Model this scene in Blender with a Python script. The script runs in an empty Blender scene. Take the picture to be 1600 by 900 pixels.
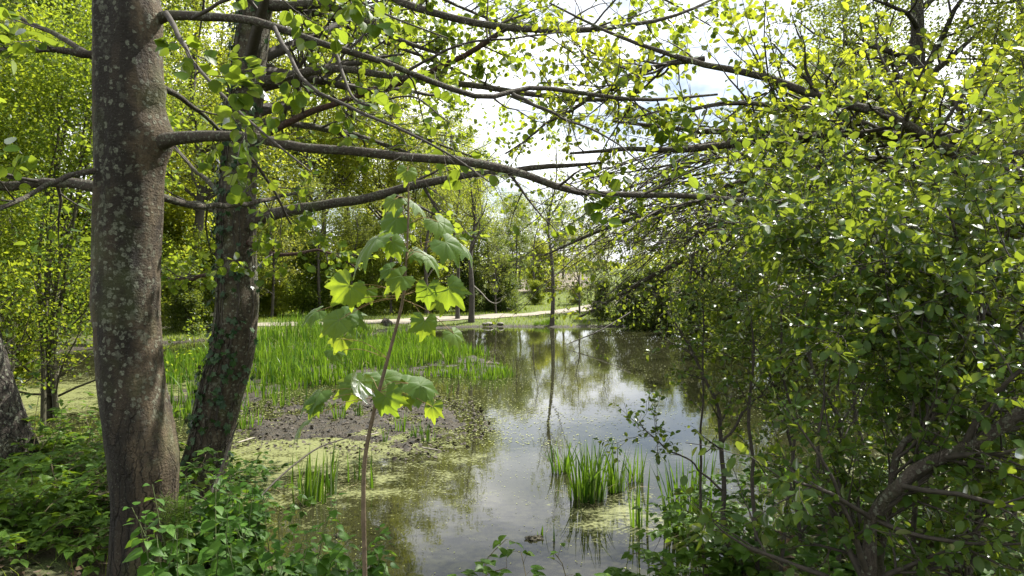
import bpy, math, random
import numpy as np

# ------------------------------------------------------------------ camera, sky, sun, exposure
R = math.radians
F, CX, HZ, CAMZ = 1066.7, 800.0, 437.0, 2.2      # focal length in photo pixels, principal column, horizon row, eye height over the pond
scene = bpy.context.scene
COL = scene.collection
cam_d = bpy.data.cameras.new("camera"); cam_d.lens = 24; cam_d.sensor_width = 36
cam_d.shift_y = -(450 - HZ) / 1600
cam_d.clip_start = 0.05; cam_d.clip_end = 3000
cam = bpy.data.objects.new("camera", cam_d); COL.objects.link(cam)
cam.location = (0, 0, CAMZ); cam.rotation_euler = (R(90), 0, 0)
scene.camera = cam

SUN_EL, SUN_AZ = 54.0, 50.0                      # azimuth: degrees clockwise from the view direction (+Y)
SUN_STRENGTH, SKY_STRENGTH, EXPOSURE = 5.0, 0.055, 1.38
world = bpy.data.worlds.new("World"); scene.world = world; world.use_nodes = True
wt = world.node_tree; wt.nodes.clear()
wo = wt.nodes.new("ShaderNodeOutputWorld"); wb = wt.nodes.new("ShaderNodeBackground")
sky = wt.nodes.new("ShaderNodeTexSky"); sky.sky_type = 'NISHITA'; sky.sun_disc = False
sky.sun_elevation = R(SUN_EL); sky.sun_rotation = R(SUN_AZ)
tc = wt.nodes.new("ShaderNodeTexCoord")
mp = wt.nodes.new("ShaderNodeMapping"); mp.inputs['Scale'].default_value = (1.0, 1.0, 2.2); mp.inputs['Location'].default_value = (0.3, 0.15, 0.1)
nz = wt.nodes.new("ShaderNodeTexNoise"); nz.inputs['Scale'].default_value = 2.3; nz.inputs['Detail'].default_value = 7; nz.inputs['Roughness'].default_value = .55
rp = wt.nodes.new("ShaderNodeValToRGB"); rp.color_ramp.elements[0].position = .34; rp.color_ramp.elements[1].position = .56
nz2 = wt.nodes.new("ShaderNodeTexNoise"); nz2.inputs['Scale'].default_value = 4.0; nz2.inputs['Detail'].default_value = 5
rp2 = wt.nodes.new("ShaderNodeValToRGB")
rp2.color_ramp.elements[0].color = (7.0, 7.5, 8.3, 1); rp2.color_ramp.elements[1].color = (20, 20, 20, 1)
rp2.color_ramp.elements[0].position = .3; rp2.color_ramp.elements[1].position = .65
mx = wt.nodes.new("ShaderNodeMixRGB")
L = wt.links.new
L(tc.outputs['Generated'], mp.inputs['Vector']); L(mp.outputs[0], nz.inputs['Vector']); L(mp.outputs[0], nz2.inputs['Vector'])
L(nz.outputs['Fac'], rp.inputs[0]); L(nz2.outputs['Fac'], rp2.inputs[0])
L(rp.outputs[0], mx.inputs[0]); L(sky.outputs[0], mx.inputs[1]); L(rp2.outputs[0], mx.inputs[2])
L(mx.outputs[0], wb.inputs['Color']); wb.inputs['Strength'].default_value = SKY_STRENGTH
L(wb.outputs[0], wo.inputs[0])

sd = bpy.data.lights.new("sun", 'SUN'); sd.energy = SUN_STRENGTH; sd.angle = R(.53); sd.color = (1, .955, .88)
sun = bpy.data.objects.new("sun", sd); COL.objects.link(sun); sun.location = (10, 10, 40)
sun.rotation_euler = (R(90 - SUN_EL), 0, R(180 - SUN_AZ))
vs = scene.view_settings
vs.view_transform = 'Standard'; vs.look = 'None'; vs.gamma = 1; vs.use_curve_mapping = False; vs.exposure = EXPOSURE
scene.cycles.max_bounces = 7; scene.cycles.diffuse_bounces = 3; scene.cycles.glossy_bounces = 3
scene.cycles.transmission_bounces = 4; scene.cycles.transparent_max_bounces = 4
scene.cycles.caustics_reflective = False; scene.cycles.caustics_refractive = False
scene.cycles.use_denoising = True

# ------------------------------------------------------------------ small helpers
rng = np.random.default_rng(7)
Z = np.array([0., 0, 1])


def at(px, py, Y):
    """photo pixel + distance along the view -> world point"""
    return np.array([(px - CX) / F * Y, Y, CAMZ + (HZ - py) / F * Y])


def norm(v):
    return v / np.maximum(np.linalg.norm(v, axis=-1, keepdims=True), 1e-9)


class Geo:
    """collects vertices, faces, a (random, u, v) value per vertex and a material slot per face for ONE mesh"""
    def __init__(s): s.V = []; s.Fc = []; s.A = []; s.n = 0
    def add(s, V, faces, A=None, mat=0):
        V = np.asarray(V, float).reshape(-1, 3)
        if A is None: A = np.zeros((len(V), 3))
        s.V.append(V); s.A.append(np.asarray(A, float).reshape(-1, 3))
        for f in (faces if isinstance(faces, list) else [faces]):
            f = np.asarray(f, np.int64)
            if len(f): s.Fc.append((f + s.n, mat))
        s.n += len(V)
    def mesh(s, name, mats, origin=(0, 0, 0), smooth=True):
        V = np.concatenate(s.V) - np.asarray(origin, float); A = np.concatenate(s.A)
        loops = np.concatenate([f.ravel() for f, m in s.Fc]).astype(np.int32)
        tot = np.concatenate([np.full(len(f), f.shape[1]) for f, m in s.Fc]).astype(np.int32)
        mi = np.concatenate([np.full(len(f), m) for f, m in s.Fc]).astype(np.int32)
        st = np.concatenate([[0], np.cumsum(tot)[:-1]]).astype(np.int32)
        me = bpy.data.meshes.new(name)
        me.vertices.add(len(V)); me.vertices.foreach_set('co', V.astype(np.float32).ravel())
        me.loops.add(len(loops)); me.loops.foreach_set('vertex_index', loops)
        me.polygons.add(len(tot)); me.polygons.foreach_set('loop_start', st)
        me.polygons.foreach_set('material_index', mi)
        me.polygons.foreach_set('use_smooth', np.full(len(tot), smooth))
        at_ = me.attributes.new('lf', 'FLOAT_VECTOR', 'POINT'); at_.data.foreach_set('vector', A.astype(np.float32).ravel())
        for m in (mats if isinstance(mats, (list, tuple)) else [mats]): me.materials.append(m)
        me.update(calc_edges=True); me.validate()
        return me
    def build(s, name, mats, parent=None, origin=None, smooth=True, kind=None):
        o0 = np.array(parent['_o'] if (origin is None and parent is not None) else (origin if origin is not None else (0, 0, 0)), float)
        o = bpy.data.objects.new(name, s.mesh(name, mats, o0, smooth)); COL.objects.link(o)
        if parent is not None: o.parent = parent
        else: o.location = o0
        if kind: o['kind'] = kind
        return o


def tag(o, label=None, cat=None, group=None, kind=None):
    if label: o['label'] = label
    if cat: o['category'] = cat
    if group: o['group'] = group
    if kind: o['kind'] = kind
    return o


ROOTS = []
def thing(name, label, cat, loc, group=None):
    o = bpy.data.objects.new(name, None); COL.objects.link(o); o.location = [float(v) for v in loc]
    o.empty_display_size = .2
    o['_o'] = [float(v) for v in loc]; ROOTS.append(o)
    return tag(o, label, cat, group)


def copy_thing(root, loc, rotz, scale, label, group=None):
    c = root.copy(); COL.objects.link(c); c.location = [float(v) for v in loc]; c.rotation_euler = (0, 0, rotz); c.scale = scale
    c['_o'] = [float(v) for v in loc]; ROOTS.append(c)
    c['label'] = label
    if group: c['group'] = group
    for ch in list(root.children):
        d = ch.copy(); COL.objects.link(d); d.parent = c
    return c


def spline(P, n):
    """Catmull-Rom through P resampled to n points"""
    P = np.asarray(P, float)
    if len(P) == 2: return P[0] + (P[1] - P[0]) * np.linspace(0, 1, n)[:, None]
    Q = np.concatenate([[2 * P[0] - P[1]], P, [2 * P[-1] - P[-2]]])
    d = np.concatenate([[0], np.cumsum(np.linalg.norm(np.diff(P[:, :3], axis=0), axis=1))])
    s = np.linspace(0, d[-1], n); i = np.clip(np.searchsorted(d, s, side='right') - 1, 0, len(P) - 2)
    t = ((s - d[i]) / np.maximum(d[i + 1] - d[i], 1e-9))[:, None]
    a, b, c, e = Q[i], Q[i + 1], Q[i + 2], Q[i + 3]
    return .5 * (2 * b + (c - a) * t + (2 * a - 5 * b + 4 * c - e) * t ** 2 + (3 * b - a - 3 * c + e) * t ** 3)


def tubes(g, P, Rd, sides=5, mat=0, wob=0):
    """N tubes at once: P (N,K,3), Rd (N,K)"""
    P = np.asarray(P, float); Rd = np.asarray(Rd, float)
    N, K = P.shape[:2]
    T = norm(np.gradient(P, axis=1))
    ref = np.where((np.abs(T[:, :, 2]).mean(1) > .75)[:, None], np.array([1., 0, 0]), Z)[:, None, :]
    u = norm(np.cross(T, np.broadcast_to(ref, T.shape))); w = np.cross(T, u)
    a = np.linspace(0, 2 * math.pi, sides, endpoint=False)
    V = P[:, :, None, :] + Rd[:, :, None, None] * (np.cos(a)[None, None, :, None] * u[:, :, None, :] + np.sin(a)[None, None, :, None] * w[:, :, None, :])
    n, k, s = np.meshgrid(np.arange(N), np.arange(K - 1), np.arange(sides), indexing='ij')
    idx = lambda n, k, s: (n * K + k) * sides + s % sides
    f = np.stack([idx(n, k, s), idx(n, k, s + 1), idx(n, k + 1, s + 1), idx(n, k + 1, s)], -1).reshape(-1, 4)
    A = np.zeros((N, K, sides, 3)); A[..., 0] = rng.random((N, 1, 1)); A[..., 1] = np.linspace(0, 1, K)[None, :, None]; A[..., 2] = np.arange(sides)[None, None, :] / sides
    g.add(V, f, A, mat)


def limb_pts(pts, n=24):
    """traced pixel limb [(px,py,Y,width_px)...] -> path (n,3), radius (n)"""
    P = np.array([list(at(*p[:3])) + [p[3] / F * p[2] / 2] for p in pts])
    S = spline(P, n)
    return S[:, :3], np.maximum(S[:, 3], .0015)


def sprout(P, Rd, n, Ln, ang, t=(.15, 1), up=0., jit=.12, K=6, rs=.55, flat=0., tl=.4, rmin=.0012, bias=None):
    """n children per parent branch; returns paths (M,K,3) and radii (M,K)"""
    N, Kp = P.shape[:2]
    idx = np.repeat(np.arange(N), n); M = len(idx)
    tt = rng.uniform(t[0], t[1], M)
    f = tt * (Kp - 1); i = np.clip(f.astype(int), 0, Kp - 2); w = (f - i)[:, None]
    base = P[idx, i] * (1 - w) + P[idx, i + 1] * w
    tan = norm(P[idx, i + 1] - P[idx, i])
    rad = (Rd[idx, i] * (1 - w[:, 0]) + Rd[idx, i + 1] * w[:, 0]) * rs
    v = rng.normal(size=(M, 3)); v[:, 2] *= (1 - flat)
    v = norm(v - (v * tan).sum(1, keepdims=True) * tan)
    a = rng.uniform(R(ang[0]), R(ang[1]), M)[:, None]
    d = tan * np.cos(a) + v * np.sin(a)
    if bias is not None: d = norm(d + np.asarray(bias))
    ln = rng.uniform(Ln[0], Ln[1], M) * (1 - tl * tt)
    out = np.zeros((M, K, 3)); p = base.copy(); out[:, 0] = p
    for k in range(1, K):
        d = norm(d + rng.normal(size=(M, 3)) * jit + np.array([0, 0, up]))
        p = p + d * (ln / (K - 1))[:, None]; out[:, k] = p
    rr = np.maximum(rad[:, None] * (1 - .85 * np.linspace(0, 1, K))[None, :], rmin)
    return out, rr


def tpl_leaf(widths, us=(.12, .38, .66, .9), fold=.18, curl=.12):
    """near leaf: a midrib with points each side, folded along the rib and curled along its length; returns (V along/across/up, quads, tris)"""
    k = len(us); m = [(0, 0)] + [(u, 0) for u in us] + [(1, 0)]
    P = np.array(m + [(u - .02, w) for u, w in zip(us, widths)] + [(u - .02, -w) for u, w in zip(us, widths)], float)
    V = np.column_stack([P, fold * np.abs(P[:, 1]) - curl * P[:, 0] ** 2]); l, r = k + 2, 2 * k + 2
    q = [[1 + i, 2 + i, l + i + 1, l + i] for i in range(k - 1)] + [[2 + i, 1 + i, r + i, r + i + 1] for i in range(k - 1)]
    t = [[0, 1, l], [k, k + 1, l + k - 1], [1, 0, r], [k + 1, k, r + k - 1]]
    return V, [np.array(q), np.array(t)]


def tpl_diamond(w=.42, fold=.12):
    V = np.array([[0, 0, 0], [.45, w, fold * .5], [1, 0, -.06], [.45, -w, fold * .5]], float)
    return V, [np.array([[0, 2, 1], [0, 3, 2]])]


def tpl_hex(w=.34):
    V = np.array([[0, 0, 0], [.3, w, .06], [.75, w * .8, .03], [1, 0, -.08], [.75, -w * .8, .03], [.3, -w, .06]], float)
    return V, [np.array([[0, 3, 2, 1], [0, 5, 4, 3]])]


ALDER = tpl_leaf((.30, .47, .44, .22))
SALLOW = tpl_leaf((.18, .30, .29, .13), fold=.22, curl=.18)
OVATE = tpl_leaf((.31, .37, .25, .08), fold=.2, curl=.25)
DIA = tpl_diamond(); HEX = tpl_hex()


def put_leaves(g, pos, ax, nr, size, tpl, mat=1, rnd=None):
    """leaf copies: base pos (N,3), axis, normal, length"""
    V, F_ = tpl; N = len(pos); m = len(V)
    ax = norm(ax); nr = norm(nr - (nr * ax).sum(1, keepdims=True) * ax); ac = np.cross(nr, ax)
    W = pos[:, None, :] + size[:, None, None] * (V[None, :, 0:1] * ax[:, None, :] + V[None, :, 1:2] * ac[:, None, :] + V[None, :, 2:3] * nr[:, None, :])
    A = np.zeros((N, m, 3)); A[:, :, 0] = (rng.random(N) if rnd is None else rnd)[:, None]
    A[:, :, 1] = V[None, :, 0]; A[:, :, 2] = V[None, :, 1]
    off = (np.arange(N) * m)[:, None, None]
    g.add(W, [(f[None] + off).reshape(-1, f.shape[1]) for f in F_], A, mat)


SUNV = np.array([math.cos(R(SUN_EL)) * math.sin(R(SUN_AZ)), math.cos(R(SUN_EL)) * math.cos(R(SUN_AZ)), math.sin(R(SUN_EL))])
GAPS = [((-.5, 2.5, 2.0), .68), ((-.75, 2.5, 1.5), .5), ((-1.2, 3.4, .7), .4), ((-1.95, 3.8, 3.0), .22), ((-1.9, 3.8, 1.3), .22), ((-2.8, 6.6, 2.0), .3), ((-2.2, 6.6, .3), .5)]
def sunlit(b):
    """openings in the crowns that let the sun down on the sapling, the clumps and the trunk edges"""
    keep = np.ones(len(b), bool)
    for c, rad in GAPS:
        v = b - np.array(c); t = v @ SUNV; keep &= ~((t > 1.0) & (np.linalg.norm(v - t[:, None] * SUNV, axis=1) < rad))
    return keep


def leaf_twigs(g, P, n, size, tpl, mat=1, t=(.1, 1), pet=.4, upb=.9, droop=-.25, spread=.9, scat=0., open_=True):
    N, K = P.shape[:2]
    idx = np.repeat(np.arange(N), n); M = len(idx)
    tt = rng.uniform(t[0], t[1], M)
    f = tt * (K - 1); i = np.clip(f.astype(int), 0, K - 2); w = (f - i)[:, None]
    b = P[idx, i] * (1 - w) + P[idx, i + 1] * w; tan = norm(P[idx, i + 1] - P[idx, i])
    v = rng.normal(size=(M, 3)); v = norm(v - (v * tan).sum(1, keepdims=True) * tan)
    ax = norm(tan * .55 + v * spread + Z * droop)
    s = rng.uniform(size[0], size[1], M)
    nr = Z * upb + rng.normal(size=(M, 3)) * .45
    b = b + ax * (s * pet)[:, None]
    if scat: b = b + rng.normal(size=(M, 3)) * scat
    k = sunlit(b) if open_ else slice(None)
    put_leaves(g, b[k], ax[k], nr[k], s[k], tpl, mat)


def blades(g, base, d, h, w, bend, mat=0, K=5, fold=0.0):
    """grass or reed blades: strips of K rows that taper; base (N,3), lean direction d (N,3 horizontal), height h, width w"""
    N = len(base); t = np.linspace(0, 1, K)
    side = np.cross(d, Z); side = norm(side + rng.normal(size=(N, 3)) * .5 * np.array([1, 1, 0]))
    C = base[:, None, :] + (h[:, None] * t)[:, :, None] * Z + (d[:, None, :] * (bend * h)[:, None, None]) * (t ** 2)[None, :, None]
    C[:, :, 2] -= (np.abs(bend) ** 2 * h * .35)[:, None] * t[None] ** 3
    wd = (w[:, None] * (np.minimum(1, 1.02 - t ** 2.2))[None])[:, :, None] * .5
    V = np.stack([C - side[:, None, :] * wd, C + side[:, None, :] * wd], 2)
    n, k = np.meshgrid(np.arange(N), np.arange(K - 1), indexing='ij'); i = (n * K + k) * 2
    f = np.stack([i, i + 1, i + 3, i + 2], -1).reshape(-1, 4)
    A = np.zeros((N, K, 2, 3)); A[..., 0] = rng.random(N)[:, None, None]; A[..., 1] = t[None, :, None]; A[..., 2] = np.array([-.5, .5])
    g.add(V, f, A, mat)


# ------------------------------------------------------------------ materials
def new_mat(name):
    m = bpy.data.materials.new(name); m.use_nodes = True; m.node_tree.nodes.clear()
    return m, m.node_tree, lambda t, **k: mk(m.node_tree, t, **k)


def mk(nt, t, **k):
    n = nt.nodes.new(t)
    for a, b in k.items():
        if a.startswith('i_'): n.inputs[int(a[2:]) if a[2:].isdigit() else a[2:]].default_value = b
        else: setattr(n, a, b)
    return n


def ramp(nt, fac, stops):
    n = nt.nodes.new('ShaderNodeValToRGB'); e = n.color_ramp.elements
    while len(e) < len(stops): e.new(.5)
    for x, (p, c) in zip(e, stops): x.position = p; x.color = (*c, 1) if len(c) == 3 else c
    nt.links.new(fac, n.inputs[0]); return n.outputs[0]


def mix(nt, fac, a, b, mode='MIX'):
    n = nt.nodes.new('ShaderNodeMixRGB'); n.blend_type = mode
    for s, v in ((0, fac), (1, a), (2, b)):
        if hasattr(v, 'links'): nt.links.new(v, n.inputs[s])
        elif isinstance(v, (int, float)): n.inputs[s].default_value = v
        else: n.inputs[s].default_value = (*v, 1)
    return n.outputs[0]


def mth(nt, op, a, b=0.):
    n = nt.nodes.new('ShaderNodeMath'); n.operation = op
    for s, v in ((0, a), (1, b)):
        if hasattr(v, 'links'): nt.links.new(v, n.inputs[s])
        else: n.inputs[s].default_value = v
    return n.outputs[0]


def noise(nt, vec, scale, detail=4, rough=.55, out='Fac'):
    n = nt.nodes.new('ShaderNodeTexNoise'); n.inputs['Scale'].default_value = scale; n.inputs['Detail'].default_value = detail; n.inputs['Roughness'].default_value = rough
    if vec is not None: nt.links.new(vec, n.inputs['Vector'])
    return n.outputs[out]


def leaf_mat(name, dark, light, trans, tfac=.5, rough=.38, gloss=.5, veins=False):
    """thin leaf: diffuse + translucent + a waxy coat; the colour varies leaf by leaf"""
    m, nt, N = new_mat(name); lk = nt.links.new
    a = N('ShaderNodeAttribute', attribute_name='lf'); sp = N('ShaderNodeSeparateXYZ'); lk(a.outputs['Vector'], sp.inputs[0])
    c = mix(nt, sp.outputs[0], dark, light); tcol = mix(nt, sp.outputs[0], [x * .72 for x in trans], trans)
    if veins:
        av = mth(nt, 'ABSOLUTE', sp.outputs[2])
        k = mth(nt, 'SUBTRACT', sp.outputs[1], mth(nt, 'MULTIPLY', av, .75))
        s = mth(nt, 'SINE', mth(nt, 'MULTIPLY', k, 46.))
        v = mth(nt, 'MAXIMUM', mth(nt, 'GREATER_THAN', s, .86), mth(nt, 'LESS_THAN', av, .02))
        c = mix(nt, mth(nt, 'MULTIPLY', v, .35), c, [min(1, x * 1.7 + .02) for x in light])
        tcol = mix(nt, mth(nt, 'MULTIPLY', v, .4), tcol, [x * .55 for x in trans])
    tint = ramp(nt, N('ShaderNodeObjectInfo').outputs['Random'], [(0, (.62, .70, .75)), (.5, (1, 1, 1)), (1, (1.15, 1.08, .9))])     # plants differ a little in hue
    c = mix(nt, 1., c, tint, 'MULTIPLY'); tcol = mix(nt, 1., tcol, tint, 'MULTIPLY')
    d = N('ShaderNodeBsdfDiffuse'); t = N('ShaderNodeBsdfTranslucent'); gl = N('ShaderNodeBsdfGlossy'); gl.inputs['Roughness'].default_value = rough
    lk(c, d.inputs[0]); lk(tcol, t.inputs[0])
    m1 = N('ShaderNodeMixShader'); m1.inputs[0].default_value = tfac; lk(d.outputs[0], m1.inputs[1]); lk(t.outputs[0], m1.inputs[2])
    fr = N('ShaderNodeFresnel'); fr.inputs[0].default_value = 1.42
    m2 = N('ShaderNodeMixShader'); lk(mth(nt, 'MULTIPLY', fr.outputs[0], gloss), m2.inputs[0]); lk(m1.outputs[0], m2.inputs[1]); lk(gl.outputs[0], m2.inputs[2])
    o = N('ShaderNodeOutputMaterial'); lk(m2.outputs[0], o.inputs[0])
    return m


def bark_mat(name, base, dark, lichen=(.20, .215, .155), lich=.5, moss=.15, stain=False, scale=1., crack=.7, high=0.):
    m, nt, N = new_mat(name); lk = nt.links.new
    tcn = N('ShaderNodeTexCoord'); ob = tcn.outputs['Object']
    st = N('ShaderNodeMapping'); st.inputs['Scale'].default_value = (9 * scale, 9 * scale, 2.2 * scale); lk(ob, st.inputs['Vector'])
    ring = N('ShaderNodeMapping'); ring.inputs['Scale'].default_value = (5 * scale, 5 * scale, 34 * scale); lk(ob, ring.inputs['Vector'])
    n1 = noise(nt, st.outputs[0], 2.2, 8, .65); n2 = noise(nt, ring.outputs[0], 1.2, 4); n3 = noise(nt, ob, 3.2 * scale, 5)
    fine = noise(nt, ob, 85 * scale, 3)
    c = mix(nt, ramp(nt, n1, [(.32, (0, 0, 0)), (.68, (1, 1, 1))]), dark, base)
    c = mix(nt, mth(nt, 'MULTIPLY', ramp(nt, n2, [(.45, (0, 0, 0)), (.7, (1, 1, 1))]), .2), c, [x * 1.45 for x in base])
    c = mix(nt, mth(nt, 'MULTIPLY', ramp(nt, fine, [(.3, (1, 1, 1)), (.6, (0, 0, 0))]), .45), c, [x * .45 for x in dark])
    if stain:      # the rain track down the trunk: a dark band with a ragged edge
        sx = N('ShaderNodeSeparateXYZ'); lk(ob, sx.inputs[0])
        e = mth(nt, 'ADD', mth(nt, 'ABSOLUTE', mth(nt, 'ADD', sx.outputs[0], .075)), mth(nt, 'MULTIPLY', mth(nt, 'SUBTRACT', noise(nt, ob, 4.5, 5), .5), .22))
        band = ramp(nt, e, [(.09, (1, 1, 1)), (.15, (0, 0, 0))])
        band = mth(nt, 'MULTIPLY', band, ramp(nt, noise(nt, st.outputs[0], 1.1, 3), [(.34, (.5, .5, .5)), (.48, (1, 1, 1))]))
        c = mix(nt, mth(nt, 'MULTIPLY', band, .93), c, (.011, .009, .006))
    c = mix(nt, mth(nt, 'MULTIPLY', ramp(nt, n3, [(.52, (0, 0, 0)), (.68, (1, 1, 1))]), moss), c, (.055, .07, .02))
    ck = N('ShaderNodeTexVoronoi'); ck.feature = 'DISTANCE_TO_EDGE'; ck.inputs['Scale'].default_value = 1.
    cm = N('ShaderNodeMapping'); cm.inputs['Scale'].default_value = (20 * scale, 20 * scale, 3.2 * scale); wq = N('ShaderNodeMixRGB'); wq.blend_type = 'ADD'; wq.inputs[0].default_value = .09 / scale
    lk(ob, wq.inputs[1]); lk(noise(nt, ob, 9 * scale, 4, out='Color'), wq.inputs[2]); lk(wq.outputs[0], cm.inputs['Vector']); lk(cm.outputs[0], ck.inputs['Vector'])
    szz = N('ShaderNodeSeparateXYZ'); lk(ob, szz.inputs[0])
    low = ramp(nt, mth(nt, 'ADD', mth(nt, 'MULTIPLY', szz.outputs[2], .5), mth(nt, 'MULTIPLY', mth(nt, 'SUBTRACT', n3, .5), 1.2)), [(.2, (1, 1, 1)), (.5, (0, 0, 0))]) if crack < 1 else 1.
    crk = mth(nt, 'MULTIPLY', mth(nt, 'MULTIPLY', ramp(nt, ck.outputs['Distance'], [(.0, (1, 1, 1)), (.07, (0, 0, 0))]), low), min(1., crack * 1.0))
    c = mix(nt, mth(nt, 'MULTIPLY', crk, .85), c, (.010, .008, .006))
    big = noise(nt, ob, 21 * scale, 7, .68); clus = ramp(nt, noise(nt, ob, 2.6 * scale, 3), [(.44, (0, 0, 0)), (.6, (1, 1, 1))])
    lm = mth(nt, 'MULTIPLY', mth(nt, 'MULTIPLY', ramp(nt, big, [(.545, (0, 0, 0)), (.575, (1, 1, 1))]), clus), lich)
    if high: lm = mth(nt, 'MULTIPLY', lm, ramp(nt, mth(nt, 'ADD', szz.outputs[2], mth(nt, 'MULTIPLY', mth(nt, 'SUBTRACT', n3, .5), 1.5)), [(high * .6, (.12, .12, .12)), (high, (1, 1, 1))]))
    small = mth(nt, 'MULTIPLY', ramp(nt, noise(nt, ob, 75 * scale, 4, .6), [(.63, (0, 0, 0)), (.67, (1, 1, 1))]), lich * .6)
    vo = N('ShaderNodeTexVoronoi'); vo.inputs['Scale'].default_value = 34 * scale; wv = N('ShaderNodeMixRGB'); wv.blend_type = 'ADD'; wv.inputs[0].default_value = .03 / scale
    lk(ob, wv.inputs[1]); lk(noise(nt, ob, 38 * scale, 4, out='Color'), wv.inputs[2]); lk(wv.outputs[0], vo.inputs['Vector'])
    cs = N('ShaderNodeSeparateXYZ'); lk(vo.outputs['Color'], cs.inputs[0])
    ros = mth(nt, 'MULTIPLY', ramp(nt, vo.outputs['Distance'], [(.0, (.55, .55, .55)), (.2, (1, 1, 1)), (.40, (1, 1, 1)), (.48, (0, 0, 0))]), mth(nt, 'GREATER_THAN', mth(nt, 'ADD', cs.outputs[0], mth(nt, 'MULTIPLY', noise(nt, ob, 3.4 * scale, 2), 1.5)), 1.40))
    ros = mth(nt, 'MULTIPLY', ros, ramp(nt, noise(nt, ob, 110 * scale, 3), [(.36, (.3, .3, .3)), (.56, (1, 1, 1))]))
    if high: ros = mth(nt, 'MULTIPLY', ros, ramp(nt, szz.outputs[2], [(high * .7, (.1, .1, .1)), (high * 1.2, (1, 1, 1))]))
    lm = mth(nt, 'MAXIMUM', mth(nt, 'MULTIPLY', lm, .55), mth(nt, 'MAXIMUM', mth(nt, 'MULTIPLY', ros, lich), small))
    c = mix(nt, lm, c, lichen)
    p = N('ShaderNodeBsdfPrincipled'); p.inputs['Roughness'].default_value = .82; p.inputs['Specular IOR Level'].default_value = .3; lk(c, p.inputs['Base Color'])
    b = N('ShaderNodeBump'); b.inputs['Strength'].default_value = 1.0; b.inputs['Distance'].default_value = .018
    hsum = mth(nt, 'ADD', mth(nt, 'ADD', n1, mth(nt, 'MULTIPLY', n2, .25)), mth(nt, 'ADD', mth(nt, 'MULTIPLY', fine, .5), mth(nt, 'SUBTRACT', mth(nt, 'MULTIPLY', lm, .3), mth(nt, 'MULTIPLY', crk, 1.2))))
    lk(hsum, b.inputs['Height']); lk(b.outputs[0], p.inputs['Normal'])
    o = N('ShaderNodeOutputMaterial'); lk(p.outputs[0], o.inputs[0]); return m


def plain_mat(name, a, b, scale=20, rough=.8, bump=.3):
    m, nt, N = new_mat(name); lk = nt.links.new
    ob = N('ShaderNodeTexCoord').outputs['Object']; n = noise(nt, ob, scale, 5)
    p = N('ShaderNodeBsdfPrincipled'); p.inputs['Roughness'].default_value = rough
    lk(mix(nt, ramp(nt, n, [(.3, (0, 0, 0)), (.7, (1, 1, 1))]), a, b), p.inputs['Base Color'])
    bm = N('ShaderNodeBump'); bm.inputs['Strength'].default_value = bump; bm.inputs['Distance'].default_value = .02; lk(n, bm.inputs['Height']); lk(bm.outputs[0], p.inputs['Normal'])
    o = N('ShaderNodeOutputMaterial'); lk(p.outputs[0], o.inputs[0]); return m


M_ALDER = leaf_mat('alder_leaf', (.035, .085, .008), (.08, .14, .012), (.42, .52, .035), .55, gloss=.24, veins=True)
M_SALLOW = leaf_mat('sallow_leaf', (.022, .058, .012), (.055, .105, .016), (.32, .41, .03), .46, rough=.3, gloss=.42, veins=True)
M_HAZEL = leaf_mat('hazel_leaf', (.032, .075, .010), (.075, .125, .016), (.40, .50, .03), .5, rough=.5, gloss=.13)
M_WILLOW = leaf_mat('willow_leaf', (.035, .08, .009), (.085, .145, .014), (.44, .52, .035), .52, rough=.36, gloss=.24, veins=True)
M_FAR = leaf_mat('far_leaf', (.055, .10, .010), (.115, .155, .014), (.48, .54, .045), .55, rough=.5, gloss=.15)
M_FARD = leaf_mat('far_leaf_dark', (.036, .065, .012), (.075, .11, .02), (.28, .34, .03), .48, rough=.45, gloss=.24)
M_OLIVE = leaf_mat('olive_leaf', (.065, .085, .02), (.12, .14, .035), (.38, .42, .05), .5, rough=.5, gloss=.18)
M_NETTLE = leaf_mat('nettle_leaf', (.03, .085, .010), (.065, .14, .015), (.2, .36, .02), .42, rough=.45, gloss=.24, veins=True)
M_BRAMBLE = leaf_mat('bramble_leaf', (.026, .07, .009), (.07, .13, .014), (.24, .38, .018), .42, rough=.4, gloss=.24, veins=True)
M_IVY = leaf_mat('ivy_leaf', (.014, .042, .012), (.04, .08, .02), (.04, .08, .01), .15, rough=.3, gloss=.6)
M_REED = leaf_mat('reed_leaf', (.024, .078, .010), (.066, .145, .018), (.19, .34, .02), .42, rough=.35, gloss=.24)
M_GRASS = leaf_mat('grass_leaf', (.055, .11, .012), (.12, .18, .025), (.34, .44, .04), .45, rough=.45, gloss=.18)
M_STRAW = plain_mat('dead_stalk', (.16, .12, .06), (.34, .28, .15), 30)
M_WEED = leaf_mat('duckweed', (.14, .17, .045), (.27, .29, .10), (.1, .13, .02), .1, rough=.5, gloss=.35)
M_LITTER = leaf_mat('dead_leaf', (.04, .026, .014), (.15, .10, .058), (.1, .05, .02), .12, rough=.6, gloss=.3)
M_BARK = bark_mat('alder_bark', (.118, .088, .052), (.024, .018, .012), lich=.62, moss=.5, high=1.2, stain=True)
M_BARK2 = bark_mat('alder_bark_grey', (.090, .072, .044), (.020, .016, .011), lich=.7, moss=.7)
M_BARK3 = bark_mat('cracked_bark', (.075, .062, .048), (.02, .016, .012), lich=.95, moss=.4, crack=1)
M_LIMB = bark_mat('limb_bark', (.085, .070, .052), (.035, .028, .021), lich=.8, moss=.5, scale=1.8)
M_RED = bark_mat('reddish_limb_bark', (.085, .042, .026), (.032, .018, .013), lich=.35, moss=.2, scale=1.8)
M_TWIG = plain_mat('twig_bark', (.022, .018, .013), (.055, .045, .032), 40)
M_OLIVETWIG = plain_mat('green_twig_bark', (.035, .034, .016), (.075, .068, .034), 30)
M_FARBARK = plain_mat('far_bark', (.028, .024, .018), (.075, .064, .048), 6)
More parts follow.
